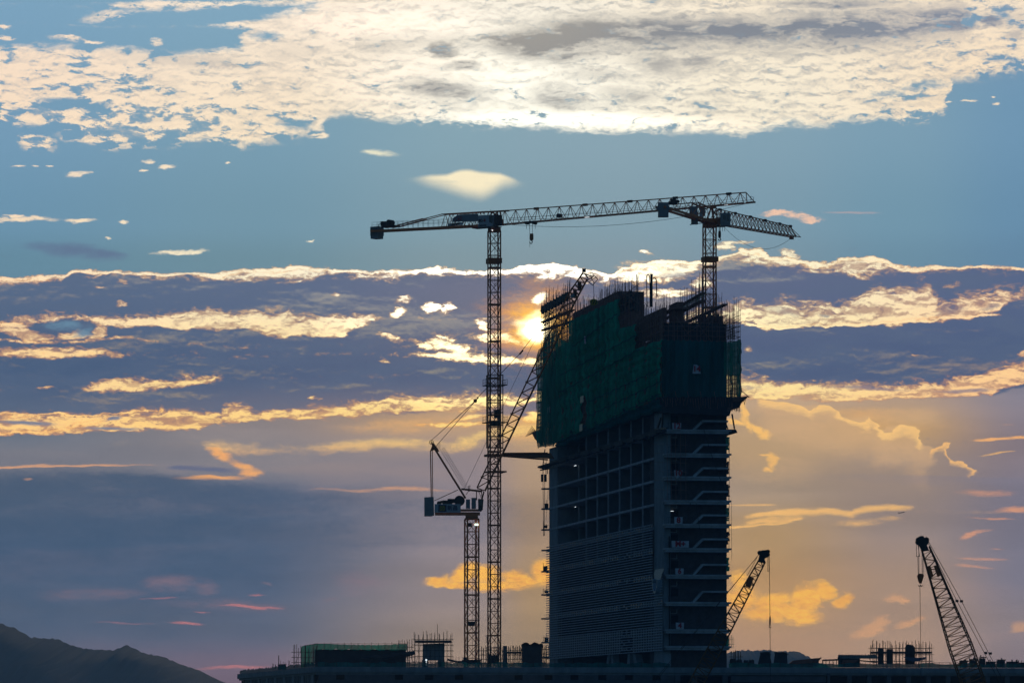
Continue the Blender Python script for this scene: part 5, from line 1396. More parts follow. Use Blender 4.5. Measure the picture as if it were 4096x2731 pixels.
mb.box(at(2880, 885, D2), px_ * .7, py_ * .6, UZ * .6)
put_mesh('slewing_ring', mb, M['crane_dark'], cr2)
mb = MB(); p = at(2901, 880, D2 - 1); mb.box(p, px_ * .92, py_ * .9, UZ * 1.15); mb.box(p + px_ * .25 + UZ * 1.05, px_ * .55, py_ * .8, UZ * .2); cab2 = put_mesh('cab', mb, M['grey'], cr2)
mb = MB(); mb.box(p - px_ * .2 - py_ * .92 + UZ * .35, px_ * .22, py_ * .02, UZ * .4); mb.box(p + px_ * .45 - py_ * .92 + UZ * .3, px_ * .18, py_ * .02, UZ * .6); put_mesh('window', mb, M['glass'], cab2)
mb = MB(); p = at(2778, 884, D2 - 4); mb.box(p, px_ * .6, py_ * .6, UZ * .6); mb.beam(at(2765, 898, D2 - 4), at(2815, 892, D2 - 2), .8, .15); mb.box(at(2774, 843, D2 - 5), px_ * .75, py_ * .05, UZ * .8); mb.box(at(2810, 848, D2 - 2), px_ * .5, py_ * .05, UZ * .75)
put_mesh('cabinet', mb, M['grey'], cr2)
mb = MB(); mb.box(at(2805, 862, D2 - 3), ax2 * .9, sd2 * .05, UZ * .28); b2 = put_mesh('name_board', mb, M['lgrey'], cr2)
collar(cr2, 1038, 2.6, .9, M['crane_dark'], 2839, D2)
mb = MB()
for px in (2867, 2879, 2890, 2899): mb.beam(at(px, 900, D2 + 3), at(px, 925, D2 + 3), .06)
mb.box(at(2884, 905, D2 + 3), px_ * .75, py_ * .5, UZ * .15); put_mesh('trolley', mb, M['steel'], cr2)
ax1k, sd1k = ax1, sd1; ax1, sd1 = px_, py_
hook_block(cr2, at(2878.5, 938, D2 + 3), .5, 1.3, M['steel'], .22)
ax1, sd1 = ax1k, sd1k
mb = MB(); mb.rope(at(2876, 925, D2 + 3), at(2876, 905, D2 + 3)); mb.rope(at(2881, 925, D2 + 3), at(2881, 905, D2 + 3)); put_mesh('hoist_rope', mb, M['rope'], cr2)

# --- luffing crane, nearest of the two left masts
D3 = 852.0
x3 = at(1887, 0, D3).x
cr3 = root('luffing_crane', (x3, D3, ROOF), 'lower luffing crane left of the tower, blue and yellow emblem on its deck sign', 'crane')
mast(cr3, (x3, D3), ROOF, at(0, 2075, D3).z, 2.15, R(14), M['crane'], leg=.25)
P3 = lambda x, y, o=0.0: at(x, y, D3 + o)
mb = MB(); mb.beam(P3(1740, 2054), P3(1920, 2054), 2.0, .55); mb.beam(P3(1840, 2040), P3(1918, 2040), 2.2, .35); mb.beam(P3(1862, 2064), P3(1912, 2064), 2.4, .7)
mb.prism([P3(1862, 2068, -1.2), P3(1912, 2068, -1.2), P3(1914, 2080, -1.2), P3(1910, 2076, -1.2), P3(1864, 2076, -1.2), P3(1857, 2082, -1.2)], py_ * 2.4)
put_mesh('deck', mb, M['crane'], cr3)
mb = MB(); mb.prism([P3(1697, 1988, -1.3), P3(1734, 1986, -1.3), P3(1736, 2058, -1.3), P3(1725, 2062, -1.3), P3(1697, 2062, -1.3)], py_ * 2.6)
for k in range(6): mb.beam(P3(1697, 1998 + k * 11, -1.36), P3(1735, 1996 + k * 11, -1.36), .08, .05)
put_mesh('counterweight', mb, M['grey'], cr3)
mb = MB(); mb.box(P3(1790.5, 2032, -1.3), px_ * 2.42, py_ * .06, UZ * .80); sg = put_mesh('sign_board', mb, M['lgrey'], cr3)
o_ = P3(1769.5, 2032, -1.38)
mb = MB(); mb.box(o_, px_ * .74, py_ * .015, UZ * .62); put_mesh('logo', mb, M['navy'], sg)
mb = MB()
for (a, b, c, d) in ((-.50, .45, -.05, .28), (-.50, .45, -.33, -.45), (-.50, -.28, -.05, -.45), (.05, .45, .50, .28), (.33, .45, .50, -.45), (.05, -.28, .50, -.45), (-.22, .09, .22, -.09), (-.22, .28, -.05, -.28), (.05, .28, .22, -.28)):
    mb.box(o_ + px_ * (a + c) / 2 + UZ * (b + d) / 2 - py_ * .03, px_ * abs(c - a) / 2, py_ * .015, UZ * abs(b - d) / 2)
put_mesh('logo', mb, M['yellow'], sg, label='yellow angular H-like emblem in a dark blue square')
text('新昌', .98, M['navy'], sg, P3(1810, 2032, -1.38), px_, UZ, bold=.015)
mb = MB()
mb.tube(P3(1838, 2002, -.7), P3(1838, 2002, .7), .98, n=20); mb.tube(P3(1756, 2012, -.5), P3(1756, 2012, .5), .42, n=14); mb.box(P3(1790, 2008), px_ * .9, py_ * .5, UZ * .35); mb.box(P3(1812, 2003), px_ * 1.0, py_ * .5, UZ * .4)
mb.box(P3(1770, 2007), px_ * .4, py_ * .4, UZ * .25)
put_mesh('winches', mb, M['steel'], cr3)
mb = MB(); mb.box(P3(1872, 2015, -.6), px_ * .38, py_ * .5, UZ * .85); mb.box(P3(1895, 2012, -.6), px_ * .42, py_ * .5, UZ * 1.0)
put_mesh('cabinet', mb, M['grey'], cr3)
mb = MB(); mb.prism([P3(1912, 1994, -1.4), P3(1934, 1995, -1.4), P3(1931, 2036, -1.4), P3(1924, 2044, -1.4), P3(1913, 2042, -1.4)], py_ * 1.6); cb = put_mesh('cab', mb, M['steel'], cr3)
mb = MB(); mb.prism([P3(1917, 1998, -1.43), P3(1931, 1998, -1.43), P3(1929, 2022, -1.43), P3(1917, 2022, -1.43)], py_ * .02); put_mesh('window', mb, M['glass'], cb)
# A-frame
mb = MB()
for o2 in (-.9, .9):
    mb.beam(P3(1734, 1786, o2 * .5), P3(1862, 1992, o2), .34, .34); mb.beam(P3(1729, 1790, o2 * .5), P3(1731, 1988, o2), .12); mb.beam(P3(1722, 1800, o2 * .5), P3(1725, 1988, o2), .16)
    mb.beam(P3(1737, 2002, o2), P3(1832, 1958, o2), .12)
mb.prism([P3(1720, 1804, -.5), P3(1728, 1782, -.5), P3(1724, 1770, -.5), P3(1736, 1772, -.5), P3(1752, 1795, -.5), P3(1757, 1803, -.5), P3(1748, 1806, -.5), P3(1736, 1798, -.5)], py_)
for k in range(5): mb.beam(P3(1745 + k * 26, 1805 + k * 42, -.8), P3(1745 + k * 26, 1805 + k * 42, .8), .15)
af = put_mesh('a_frame', mb, M['crane_dark'], cr3)
mb = MB()
for (dx_, w_) in ((10, .05), (20, .04), (28, .04)): mb.beam(P3(1752 + dx_ * .8, 1800 - dx_ * .4, -.7), P3(1850 + dx_ * .9, 1955 + dx_ * .1, -.7), w_)
for k in range(22): t = k / 21; a = P3(1757 + 98 * t, 1800 + 152 * t, -.7); mb.beam(a, a + px_ * 1.0 + UZ * .45, .035)
for k in range(4): q = P3(1748 + k * 4, 1796, 0); mb.beam(q, q + UZ * (.9 + .2 * k), .05)
put_mesh('stair', mb, M['grey'], af)
mb = MB(); c = P3(1726, 1768)
for k in range(14):
    a, b = 2 * math.pi * k / 14, 2 * math.pi * (k + 1) / 14
    mb.beam(c + px_ * math.cos(a) * .38 + UZ * math.sin(a) * .38, c + px_ * math.cos(b) * .38 + UZ * math.sin(b) * .38, .1)
    if k % 3 == 0: mb.beam(c, c + px_ * math.cos(a) * .38 + UZ * math.sin(a) * .38, .07)
put_mesh('sheave', mb, M['steel'], af)
mb = MB(); mb.beam(P3(1845, 1955), P3(1926, 1964), .5, .35); mb.beam(P3(1863, 1978), P3(1879, 1958), .1); mb.beam(P3(1873, 1965), P3(1875, 1942), .1); mb.beam(P3(1878, 1965), P3(1880, 1940), .1)
for x in (1906, 1926): mb.beam(P3(x, 1960), P3(1906 if x == 1906 else 1929, 2000), .14)
mb.beam(P3(1908, 1948), P3(1936, 1966), .1); mb.beam(P3(1915, 1965), P3(1927, 1995), .1); mb.beam(P3(1908, 1955), P3(1936, 1958), .08); mb.beam(P3(1936, 1966), P3(1927, 2000), .25)
put_mesh('boom_foot', mb, M['crane_dark'], cr3)
# boom, leaning towards the camera as it rises
L0, L1 = at(1908, 1950, D3), at(2268, 1186, 838); L2 = at(2330, 1092, 836)
Q0, Q1 = at(1940, 1962, D3), at(2300, 1207, 838); Q2 = at(2348, 1118, 836)
sy = py_ * .8
mb = MB()
for s_ in (-1, 1):
    mb.beam(L0 + sy * s_, L1 + sy * s_ * .9, .15); mb.beam(L1 + sy * s_ * .9, L2 + sy * s_ * .5, .15)
    mb.beam(Q0 + sy * s_, Q1 + sy * s_ * .9, .22); mb.beam(Q1 + sy * s_ * .9, Q2 + sy * s_ * .5, .2)
    n = 18
    for i in range(n):
        a, b = i / n, (i + 1) / n
        mb.beam(L0.lerp(L1, a) + sy * s_, Q0.lerp(Q1, a) + sy * s_, .09)
        mb.beam(L0.lerp(L1, a) + sy * s_, Q0.lerp(Q1, b) + sy * s_, .09)
    for i in range(6):
        a, b = i / 6, (i + 1) / 6; mb.beam(L1.lerp(L2, a) + sy * s_ * .8, Q1.lerp(Q2, a) + sy * s_ * .8, .1); mb.beam(L1.lerp(L2, a) + sy * s_ * .8, Q1.lerp(Q2, b) + sy * s_ * .8, .1)
for i in range(n):
    a, b = i / n, (i + 1) / n
    mb.beam(L0.lerp(L1, a) - sy, L0.lerp(L1, a) + sy, .08); mb.beam(Q0.lerp(Q1, a) - sy, Q0.lerp(Q1, b) + sy, .08); mb.beam(Q0.lerp(Q1, a) - sy, Q0.lerp(Q1, a) + sy, .08)
    if i % 3 == 1: p = L0.lerp(L1, a); mb.box(p, px_ * .22, sy * 1.1, UZ * .16)
bo = put_mesh('boom', mb, M['crane'], cr3)
mb = MB(); mb.box(at(2336, 1082, 836), px_ * .34, py_ * .5, UZ * .3)
mb.beam(at(2330, 1092, 836), at(2368, 1106, 836), .2); mb.beam(at(2346, 1118, 836), at(2370, 1112, 836), .16); mb.beam(at(2340, 1096, 836), at(2352, 1112, 836), .25)
c = at(2368, 1098, 836)
for k in range(12):
    a, b = 2 * math.pi * k / 12, 2 * math.pi * (k + 1) / 12
    mb.beam(c + px_ * math.cos(a) * .33 + UZ * math.sin(a) * .33, c + px_ * math.cos(b) * .33 + UZ * math.sin(b) * .33, .08)
    if k % 3 == 0: mb.beam(c, c + px_ * math.cos(a) * .33 + UZ * math.sin(a) * .33, .05)
fr = [(2347, 1122), (2378, 1103), (2391, 1117), (2371, 1141)]
for o2 in (-.5, .5):
    for i in range(4): mb.beam(at(*fr[i], 836) + py_ * o2, at(*fr[(i + 1) % 4], 836) + py_ * o2, .07)
    mb.beam(at(2355, 1128, 836) + py_ * o2, at(2383, 1109, 836) + py_ * o2, .05); mb.beam(at(2364, 1112, 836) + py_ * o2, at(2378, 1131, 836) + py_ * o2, .05)
for (a, b) in ((2300, 1175), (2318, 1145)): mb.box(at(a, b, 837.5), px_ * .35, py_ * .4, UZ * .7)
put_mesh('boom_head', mb, M['steel'], bo)
mb = MB(); mb.box(at(2290, 1183, 836.8), px_ * .32 + UZ * .2, py_ * .3, UZ * .28 - px_ * .1); put_mesh('panel', mb, M['grey'], bo)
mb = MB()
for o2 in (-.3, .3):
    mb.rope(P3(1724, 1762, o2), at(1898, 1606, 849) + py_ * o2, 0, .045); mb.rope(P3(1744, 1784, o2), at(1908, 1596, 849) + py_ * o2, 0, .045)
    mb.rope(at(1908, 1592, 849) + py_ * o2, at(2082, 1412, 845) + py_ * o2, 0, .045); mb.rope(at(2088, 1402, 845) + py_ * o2, at(2334, 1092, 836) + py_ * o2, 0, .045)
mb.rope(P3(1856, 1955), at(2126, 1385, 844), 0, .035); mb.rope(at(2126, 1385, 844), at(2332, 1096, 836), 0, .035)
put_mesh('pendant_rope', mb, M['rope'], cr3)
mb = MB(); a, b = at(1894, 1608, 849), at(1914, 1590, 849); mb.beam(a, b, .3, .16); mb.tube(at(1901, 1603, 849) - py_ * .3, at(1901, 1603, 849) + py_ * .3, .34, n=10); mb.beam(at(2078, 1417, 845), at(2092, 1400, 845), .3, .3)
put_mesh('rope_block', mb, M['crane_dark'], cr3)
mb = MB(); mb.rope(at(2374, 1128, 836), at(2376, 1196, 836), 0, .045); put_mesh('hoist_rope', mb, M['rope'], cr3)
p = at(2375, 1208, 836)
mb = MB(); mb.prism([p + px_ * a + UZ * b for a, b in ((-.75, .1), (-.45, .5), (.1, .62), (.7, .3), (.72, -.3), (.2, -.55), (-.55, -.5))], py_ * .5); hk = put_mesh('hook_block', mb, M['yellow'], cr3)
mb = MB()
for k in range(3): mb.beam(p + px_ * (-.6 + k * .45) - UZ * .4 - py_ * .03, p + px_ * (-.25 + k * .45) + UZ * .35 - py_ * .03, .16, .16)
put_mesh('stripes', mb, M['black'], hk)
mb = MB(); mb.box(P3(1906, 2097, -1.2), px_ * .32, py_ * .1, UZ * .17); put_mesh('lamp', mb, M['lamp_green'], cr3)
mb = MB(); mb.box(P3(1879, 2098), px_ * .4, py_ * .3, UZ * .35); put_mesh('junction_box', mb, M['steel'], cr3)
mb = MB(); mb.box(P3(1883, 2493, -1.1), px_ * .75, py_ * .3, UZ * .4); put_mesh('junction_box', mb, M['steel'], cr3)

# --- crawler cranes in front of the podium
def crawler(label, D_, top, foot, wtop, wmid, n, dy):
    """lattice boom from head (photo px) to foot (photo px)"""
    a, b = at(*foot, D_ + dy), at(*top, D_)
    r_ = root('crawler_crane', (a.x, a.y, 0), label, 'crane')
    d = (b - a).normalized(); sx = d.cross(py_).normalized()
    mb = MB()
    def W(t): return wmid * min(1, .35 + t * 4) if t < .16 else wmid + (wtop - wmid) * max(0, (t - .55) / .45)
    def pt(t, i, j): return a.lerp(b, t) + sx * i * W(t) / 2 + py_ * j * W(t) / 2 * .9
    ts = [i / n for i in range(n + 1)]
    for i, j in ((-1, -1), (1, -1), (1, 1), (-1, 1)):
        for t0, t1 in zip(ts, ts[1:]): mb.tube(pt(t0, i, j), pt(t1, i, j), .10, n=5)
    for k, (t0, t1) in enumerate(zip(ts, ts[1:])):
        f_ = k % 2
        for j in (-1, 1):
            mb.beam(pt(t0, -1 if f_ else 1, j), pt(t1, 1 if f_ else -1, j), .07); mb.beam(pt(t0, -1, j), pt(t0, 1, j), .06)
        for i in (-1, 1): mb.beam(pt(t0, i, -1 if f_ else 1), pt(t1, i, 1 if f_ else -1), .07)
        if k % 6 == 0:
            for j in (-1, 1): mb.beam(pt(t0, -1, j), pt(t0, 1, -j), .08)
    bm = put_mesh('boom', mb, M['boom'], r_)
    # body: tracks, house, counterweight
    mb = MB()
    for s_ in (-1, 1):
        for k in range(2): mb.box(a + Vector((s_ * 2.4, 3, 0)) * 1 + UZ * (.9 - a.z), px_ * .5, py_ * 4, UZ * .75)
    put_mesh('tracks', mb, M['steel'], r_)
    mb = MB(); mb.box(Vector((a.x, a.y + 4, 2.9)), px_ * 1.7, py_ * 4.2, UZ * 1.1); put_mesh('body', mb, M['yellow'], r_)
    mb = MB(); mb.box(Vector((a.x, a.y + 8.6, 2.9)), px_ * 2.3, py_ * .9, UZ * 1.0); put_mesh('counterweight', mb, M['grey'], r_)
    mb = MB(); mb.box(Vector((a.x - 2.3, a.y + .6, 2.9)), px_ * .55, py_ * 1.0, UZ * 1.0); put_mesh('cab', mb, M['grey'], r_)
    return r_, bm, d, sx, a, b

DA = 700.0
ra, bma, dA, sA, a_, b_ = crawler('crawler crane, its lattice boom leaning right across the lower right tower edge', DA, (3050, 2240), (2618, 3040), 1.0, 2.05, 44, 6)
PA = lambda x, y, o=0.0: at(x, y, DA + o)
mb = MB()
mb.prism([PA(3033, 2245, -.6), PA(3040, 2212, -.6), PA(3052, 2200, -.6), PA(3072, 2197, -.6), PA(3081, 2218, -.6), PA(3074, 2226, -.6), PA(3060, 2232, -.6), PA(3056, 2250, -.6)], py_ * 1.2)
mb.tube(PA(3039, 2210, -.6), PA(3039, 2210, .6), .36, n=12); mb.tube(PA(3072, 2205, -.7), PA(3072, 2205, .7), .32, n=12); mb.tube(PA(3052, 2212, -.65), PA(3052, 2212, .65), .5, n=12)
mb.beam(PA(3058, 2240), PA(3056, 2256), .2)
put_mesh('boom_head', mb, M['steel'], bma)
mb = MB(); mb.prism([PA(2981, 2342, -1), PA(2994, 2305, -1), PA(3016, 2308, -1), PA(3001, 2352, -1)], py_ * .3); put_mesh('panel', mb, M['crane_dark'], bma)
mb = MB()
for o2 in (-.6, .6):
    mb.rope(PA(3034, 2218, o2), PA(2560, 2800, o2 + 8), 0, .04); mb.rope(PA(3030, 2224, o2), PA(2550, 2800, o2 + 8), 0, .04)
mb.rope(PA(3028, 2228, 1), PA(2990, 2300, 1), 0, .035)
put_mesh('backstay', mb, M['rope'], ra)
mb = MB(); mb.rope(PA(3077, 2222), PA(3080, 2464), 0, .04); mb.rope(PA(3080, 2512), PA(3082, 2760), 0, .04); mb.rope(PA(3070, 2226), PA(3070, 2283), 0, .03); mb.rope(PA(3074, 2226), PA(3076, 2283), 0, .03); mb.beam(PA(3069, 2283), PA(3079, 2283), .06)
put_mesh('hoist_rope', mb, M['rope'], ra)
mb = MB(); mb.prism([PA(3077, 2484), PA(3083, 2484), PA(3083, 2500), PA(3077, 2500)], py_ * .3); mb.tube(PA(3080, 2464), PA(3080, 2484), .1, .16, n=6); mb.tube(PA(3077, 2500), PA(3077, 2508), .06, n=5); mb.tube(PA(3077, 2508), PA(3083, 2510), .06, n=5); mb.tube(PA(3083, 2510), PA(3083, 2503), .06, n=5)
put_mesh('hook_block', mb, M['steel'], ra)

DB = 640.0
rb_, bmb, dB, sB, a2, b2_ = crawler('far right crawler crane, its boom leaning left with twin dark panels', DB, (3702, 2190), (4010, 3060), 1.15, 3.1, 46, 8)
PB = lambda x, y, o=0.0: at(x, y, DB + o)
mb = MB()
mb.prism([PB(3664, 2166, -.7), PB(3668, 2150, -.7), PB(3682, 2142, -.7), PB(3694, 2150, -.7), PB(3706, 2148, -.7), PB(3717, 2166, -.7), PB(3708, 2180, -.7), PB(3716, 2200, -.7), PB(3692, 2204, -.7), PB(3680, 2182, -.7), PB(3666, 2172, -.7)], py_ * 1.4)
for (x, y, r_) in ((3673, 2158, .36), (3688, 2152, .36), (3706, 2158, .38), (3690, 2170, .3)): mb.tube(PB(x, y, -.75), PB(x, y, .75), r_, n=12)
mb.beam(PB(3703, 2150), PB(3705, 2143), .05)
put_mesh('boom_head', mb, M['steel'], bmb)
mb = MB()
for (x0, y0, x1, y1) in ((3710, 2264, 3733, 2307), (3735, 2262, 3761, 2306)):
    mb.prism([PB(x0, y0, -1.2), PB(x0 + 11, y0 - 4, -1.2), PB(x1 + 1, y1 - 5, -1.2), PB(x1 - 10, y1 + 1, -1.2)], py_ * .3)
put_mesh('panel', mb, M['crane_dark'], bmb)
mb = MB()
for o2 in (0, .5):
    mb.rope(PB(3716, 2168, o2), PB(3846, 2403, o2 + 2), 0, .045); mb.rope(PB(3846, 2403, o2 + 2), PB(4020, 2735, o2 + 6), 0, .045)
    mb.rope(PB(3713, 2172, o2), PB(3828, 2403, o2 + 2), 0, .045); mb.rope(PB(3828, 2403, o2 + 2), PB(4004, 2735, o2 + 6), 0, .045)
for (x, y) in ((3846, 2403), (3828, 2402), (3943, 2610), (3961, 2612)): mb.box(PB(x, y, 2), px_ * .2, py_ * .2, UZ * .16)
put_mesh('backstay', mb, M['rope'], rb_)
mb = MB()
for (a, b, c, d) in ((3666, 2168, 3666, 2224), (3671, 2168, 3678, 2224), (3671, 2224, 3673, 2296), (3675, 2175, 3676, 2294), (3688, 2180, 3689, 2294), (3692, 2190, 3693, 2296), (3680, 2345, 3685, 2800)): mb.rope(PB(a, b), PB(c, d), 0, .035)
mb.beam(PB(3664, 2224), PB(3680, 2224), .07)
put_mesh('hoist_rope', mb, M['rope'], rb_)
mb = MB(); mb.prism([PB(3669, 2300), PB(3675, 2293), PB(3690, 2293), PB(3696, 2300), PB(3690, 2322), PB(3686, 2332), PB(3678, 2332), PB(3674, 2322)], py_ * .5); hb2 = put_mesh('hook_block', mb, M['crane_dark'], rb_)
mb = MB()
for s_ in (-1, 1):
    for k in range(6):
        a, b = math.pi * k / 6 * .9, math.pi * (k + 1) / 6 * .9
        c = PB(3682 + s_ * 4, 2337); mb.tube(c + px_ * s_ * (-math.cos(a)) * .15 - UZ * math.sin(a) * .22, c + px_ * s_ * (-math.cos(b)) * .15 - UZ * math.sin(b) * .22, .07, n=5)
put_mesh('hook', mb, M['steel'], hb2)

# ------------------------------------------------------------------ things on the podium roof
def pipe_scaffold(label, x0, x1, ytop, ybot, D_, depth, npx, lift, seed, spikes=14, boards=True, posts_part=True):
    rnd = random.Random(seed)
    a, b = at(x0, ybot, D_), at(x1, ybot, D_)
    o = root('pipe_scaffold', (a.x, D_, a.z), label, 'scaffold')
    zt_ = at(x0, ytop, D_).z
    nx = npx
    for i in range(nx + 1):
        for j in (0, 1):
            mb = MB(); x = a.x + (b.x - a.x) * i / nx + rnd.uniform(-.1, .1); y = D_ + j * depth
            mb.beam((x, y, a.z), (x + rnd.uniform(-.1, .1), y, zt_ + rnd.uniform(-.2, 1) * spikes / 18400 * D_), .07)
            put_mesh('post', mb, M['steel'], o)
    mb = MB(); z = a.z + lift
    while z < zt_:
        for j in (0, 1): mb.beam((a.x - .4, D_ + j * depth, z), (b.x + .4, D_ + j * depth, z), .06)
        z += lift
    for i in range(0, nx, 3):
        xa = a.x + (b.x - a.x) * i / nx; xb = a.x + (b.x - a.x) * min(nx, i + 2) / nx; mb.beam((xa, D_ - .05, a.z), (xb, D_ - .05, zt_ - lift * .5), .05)
    put_mesh('ledgers', mb, M['steel'], o)
    if boards:
        mb = MB(); z = zt_ - lift * 1.3; mb.box(((a.x + b.x) / 2, D_ + depth / 2, z), ((b.x - a.x) / 2, 0, 0), (0, depth / 2 + .2, 0), (0, 0, .16)); put_mesh('boards', mb, M['tarp'], o)
    return o

DR = 806.0
PR = lambda x, y, o=0.0: at(x, y, DR + o)
# netted shed at the left
sh = root('netted_shed', PR(1440, 2650), 'long dark shed with green netting along its top edge on the left podium roof', 'shed')
mb = MB(); mb.hexa([PR(1259, 2668), PR(1624, 2668), PR(1624, 2668, 9), PR(1259, 2668, 9)], [PR(1259, 2595), PR(1624, 2596), PR(1624, 2596, 9), PR(1259, 2595, 9)]); put_mesh('wall', mb, M['tarp'], sh)
def strip(parent, P_, top_, bot_, mat_, seed, off=-.3, name='net', nx=70, amp=.15):
    rnd = random.Random(seed); mb = MB(); vs = []; nz = 4
    x0, x1 = top_[0][0], top_[-1][0]
    for j in range(nz + 1):
        for i in range(nx + 1):
            px = x0 + (x1 - x0) * i / nx; t = j / nz
            y = interp(top_, px) * (1 - t) + (interp(bot_, px) + 5 * abs(math.sin(i * .37 + seed)) + rnd.uniform(0, 3)) * t + (rnd.uniform(-1.5, 1.5) if j == 0 else 0)
            vs.append(P_(px, y, off) + py_ * amp * math.sin(i * 1.7 + j))
    m_ = nx + 1; mb.add(vs, [(j * m_ + i, (j + 1) * m_ + i, (j + 1) * m_ + i + 1, j * m_ + i + 1) for j in range(nz) for i in range(nx)])
    return put_mesh(name, mb, M[mat_], parent, smooth=True)
strip(sh, PR, [(1205, 2584), (1262, 2572), (1400, 2577), (1520, 2578), (1628, 2574)], [(1205, 2660), (1258, 2660), (1262, 2592), (1628, 2594)], 'net', 1, -.4)
mb = MB()
mb.beam(PR(1216, 2581, -.5), PR(1268, 2573, -.5), .08); mb.beam(PR(1260, 2573, -.5), PR(1628, 2573, -.5), .06); mb.beam(PR(1259, 2660, -.6), PR(1266, 2582, -.6), .1); mb.beam(PR(1222, 2664, -.6), PR(1222, 2580, -.6), .1)
for k in range(14): mb.beam(PR(1270 + k * 27, 2592, -.5), PR(1270 + k * 27, 2570 - (k % 3) * 2, -.5), .05)
put_mesh('frame', mb, M['steel'], sh)
pipe_scaffold('small pipe scaffold against the left end of the netted shed', 1174, 1250, 2588, 2668, 804, 2, 5, .9, 5, boards=False)
pipe_scaffold('narrow pipe scaffold at the right end of the netted shed', 1597, 1648, 2566, 2668, 808, 2, 5, .9, 6, boards=False)
# wrapped bundle lying on the roof
mb = MB(); rnd = random.Random(4); last = None
prof = [(1443, 2632, .18), (1470, 2630, .38), (1520, 2628, .45), (1560, 2624, .5), (1600, 2619, .5), (1640, 2613, .46), (1659, 2608, .32)]
for (x, y, r_), (x2, y2, r2) in zip(prof, prof[1:]): mb.tube(PR(x, y, -2), PR(x2, y2, -2), r_, r2, n=10)
for k in range(16): x = 1450 + k * 13; mb.beam(PR(x, 2634 - (x - 1450) * .09, -2.4), PR(x + rnd.uniform(-4, 4), 2644, -2.4), .07)
for k in range(4): x = 1485 + k * 44; mb.beam(PR(x, 2630 - (x - 1450) * .1, -2), PR(x, 2666, -2), .3, .6)
tag(put_mesh('wrapped_bundle', mb, M['tarp']), 'long dark wrapped bundle on short props before the netted shed', 'bundle')
# left roof edge bits
mb = MB(); mb.box(at(1128, 2666, 850), px_ * .75, py_ * .6, UZ * .45); mb.beam(at(1112, 2656, 850), at(1146, 2655, 850), 1.0, .1)
for (x, y0, y1) in ((1133, 2652, 2644), (1140, 2656, 2647), (1122, 2656, 2640)): mb.beam(at(x, y0, 850), at(x, y1, 850), .06)
tag(put_mesh('site_cabin', mb, M['concrete_dark']), 'small box cabin with a flat lid near the left corner of the podium roof', 'cabin')
mb = MB()
for (x, y0, y1, D_) in ((1115, 2670, 2620, 850), (1156, 2665, 2640, 835), (1092, 2676, 2652, 862), (1102, 2674, 2656, 858), (1035, 2690, 2676, 895)): mb.beam(at(x, y0, D_), at(x, y1, D_), .12)
tag(put_mesh('roof_posts', mb, M['steel']), 'thin upright posts standing along the left edge of the podium roof', 'post')

o = pipe_scaffold('tall pipe scaffold round a square grey block, left of the crane masts', 1659, 1804, 2534, 2668, 812, 7, 9, 1.0, 7)
mb = MB(); mb.beam(at(1750, 2560, 812), at(1750, 2494, 812), .07); put_mesh('pole', mb, M['steel'], o)
mb = MB(); mb.hexa([at(1693, 2640, 814), at(1778, 2640, 814), at(1778, 2640, 818), at(1693, 2640, 818)], [at(1693, 2574, 814), at(1778, 2571, 814), at(1778, 2571, 818), at(1693, 2574, 818)])
mb.box(at(1700, 2655, 816), px_ * .5, py_ * 2, UZ * .7); mb.box(at(1765, 2655, 816), px_ * .6, py_ * 2, UZ * .7)
tag(put_mesh('stair_core', mb, M['concrete']), 'square grey concrete block inside the tall scaffold on the podium roof', 'building')
mb = MB(); c = at(1705, 2638, 811); mb.tube(c, c - py_ * .25, .17, n=10); mb.beam(c + py_ * .2, c + py_ * .2 - UZ * 1, .06); tag(put_mesh('floodlight', mb, M['lamp'], origin=c), 'round bright white floodlight at the foot of the square grey block', 'lamp')
pipe_scaffold('low pipe scaffold behind the crane masts reaching to the dark block', 1916, 2012, 2588, 2668, 815, 3, 10, .75, 8, spikes=10, boards=False)
pipe_scaffold('low pipe scaffold between the dark shaft and the lumpy dark stack', 2028, 2086, 2586, 2668, 813, 3, 8, .75, 9, spikes=10, boards=True)
pipe_scaffold('narrow pipe scaffold between the lumpy dark stack and the tower foot', 2168, 2190, 2586, 2668, 806, 3, 4, .8, 10, spikes=10, boards=False)
mb = MB(); mb.hexa([at(2012, 2668, 813), at(2027, 2668, 813), at(2027, 2668, 815), at(2012, 2668, 815)], [at(2012, 2581, 813), at(2027, 2581, 813), at(2027, 2581, 815), at(2012, 2581, 815)])
tag(put_mesh('shaft', mb, M['concrete_dark']), 'narrow dark upright shaft beside the tallest crane mast foot', 'shaft')
mb = MB(); mb.hexa([at(2088, 2668, 809), at(2166, 2668, 809), at(2166, 2668, 815), at(2088, 2668, 815)], [at(2086, 2582, 809), at(2168, 2584, 809), at(2168, 2584, 815), at(2086, 2582, 815)])
rnd = random.Random(12)
for k in range(12): p = at(2094 + k * 6.3, 2581 - 3 * math.sin(k * 1.1), 811); mb.tube(p - py_ * 1.5, p + py_ * 1.5, rnd.uniform(.3, .55), n=8)
tag(put_mesh('covered_stack', mb, M['tarp']), 'dark covered stack with a lumpy top just left of the tower foot', 'stack')
mb = MB()
for k in range(9): mb.beam(at(1942, 2541 + k * 3.6, 813), at(1957, 2541 + k * 3.6, 813), .05)
mb.beam(at(1949, 2538, 813), at(1949, 2668, 813), .09)
tag(put_mesh('antenna', mb, M['steel']), 'small comb-like aerial on a pole between the two left crane masts', 'antenna')
mb = MB()
for (a, b) in (((1790, 2636), (1830, 2646)), ((1830, 2646), (1868, 2644))): mb.beam(at(*a, 808), at(*b, 808), .8, .35)
for x in (1812, 1824, 1836, 1850): mb.beam(at(x, 2650, 808), at(x, 2624, 808), .05)
tag(put_mesh('sagging_boards', mb, M['tarp']), 'sagging dark boards on the roof between the scaffolded block and the left masts', 'boards')
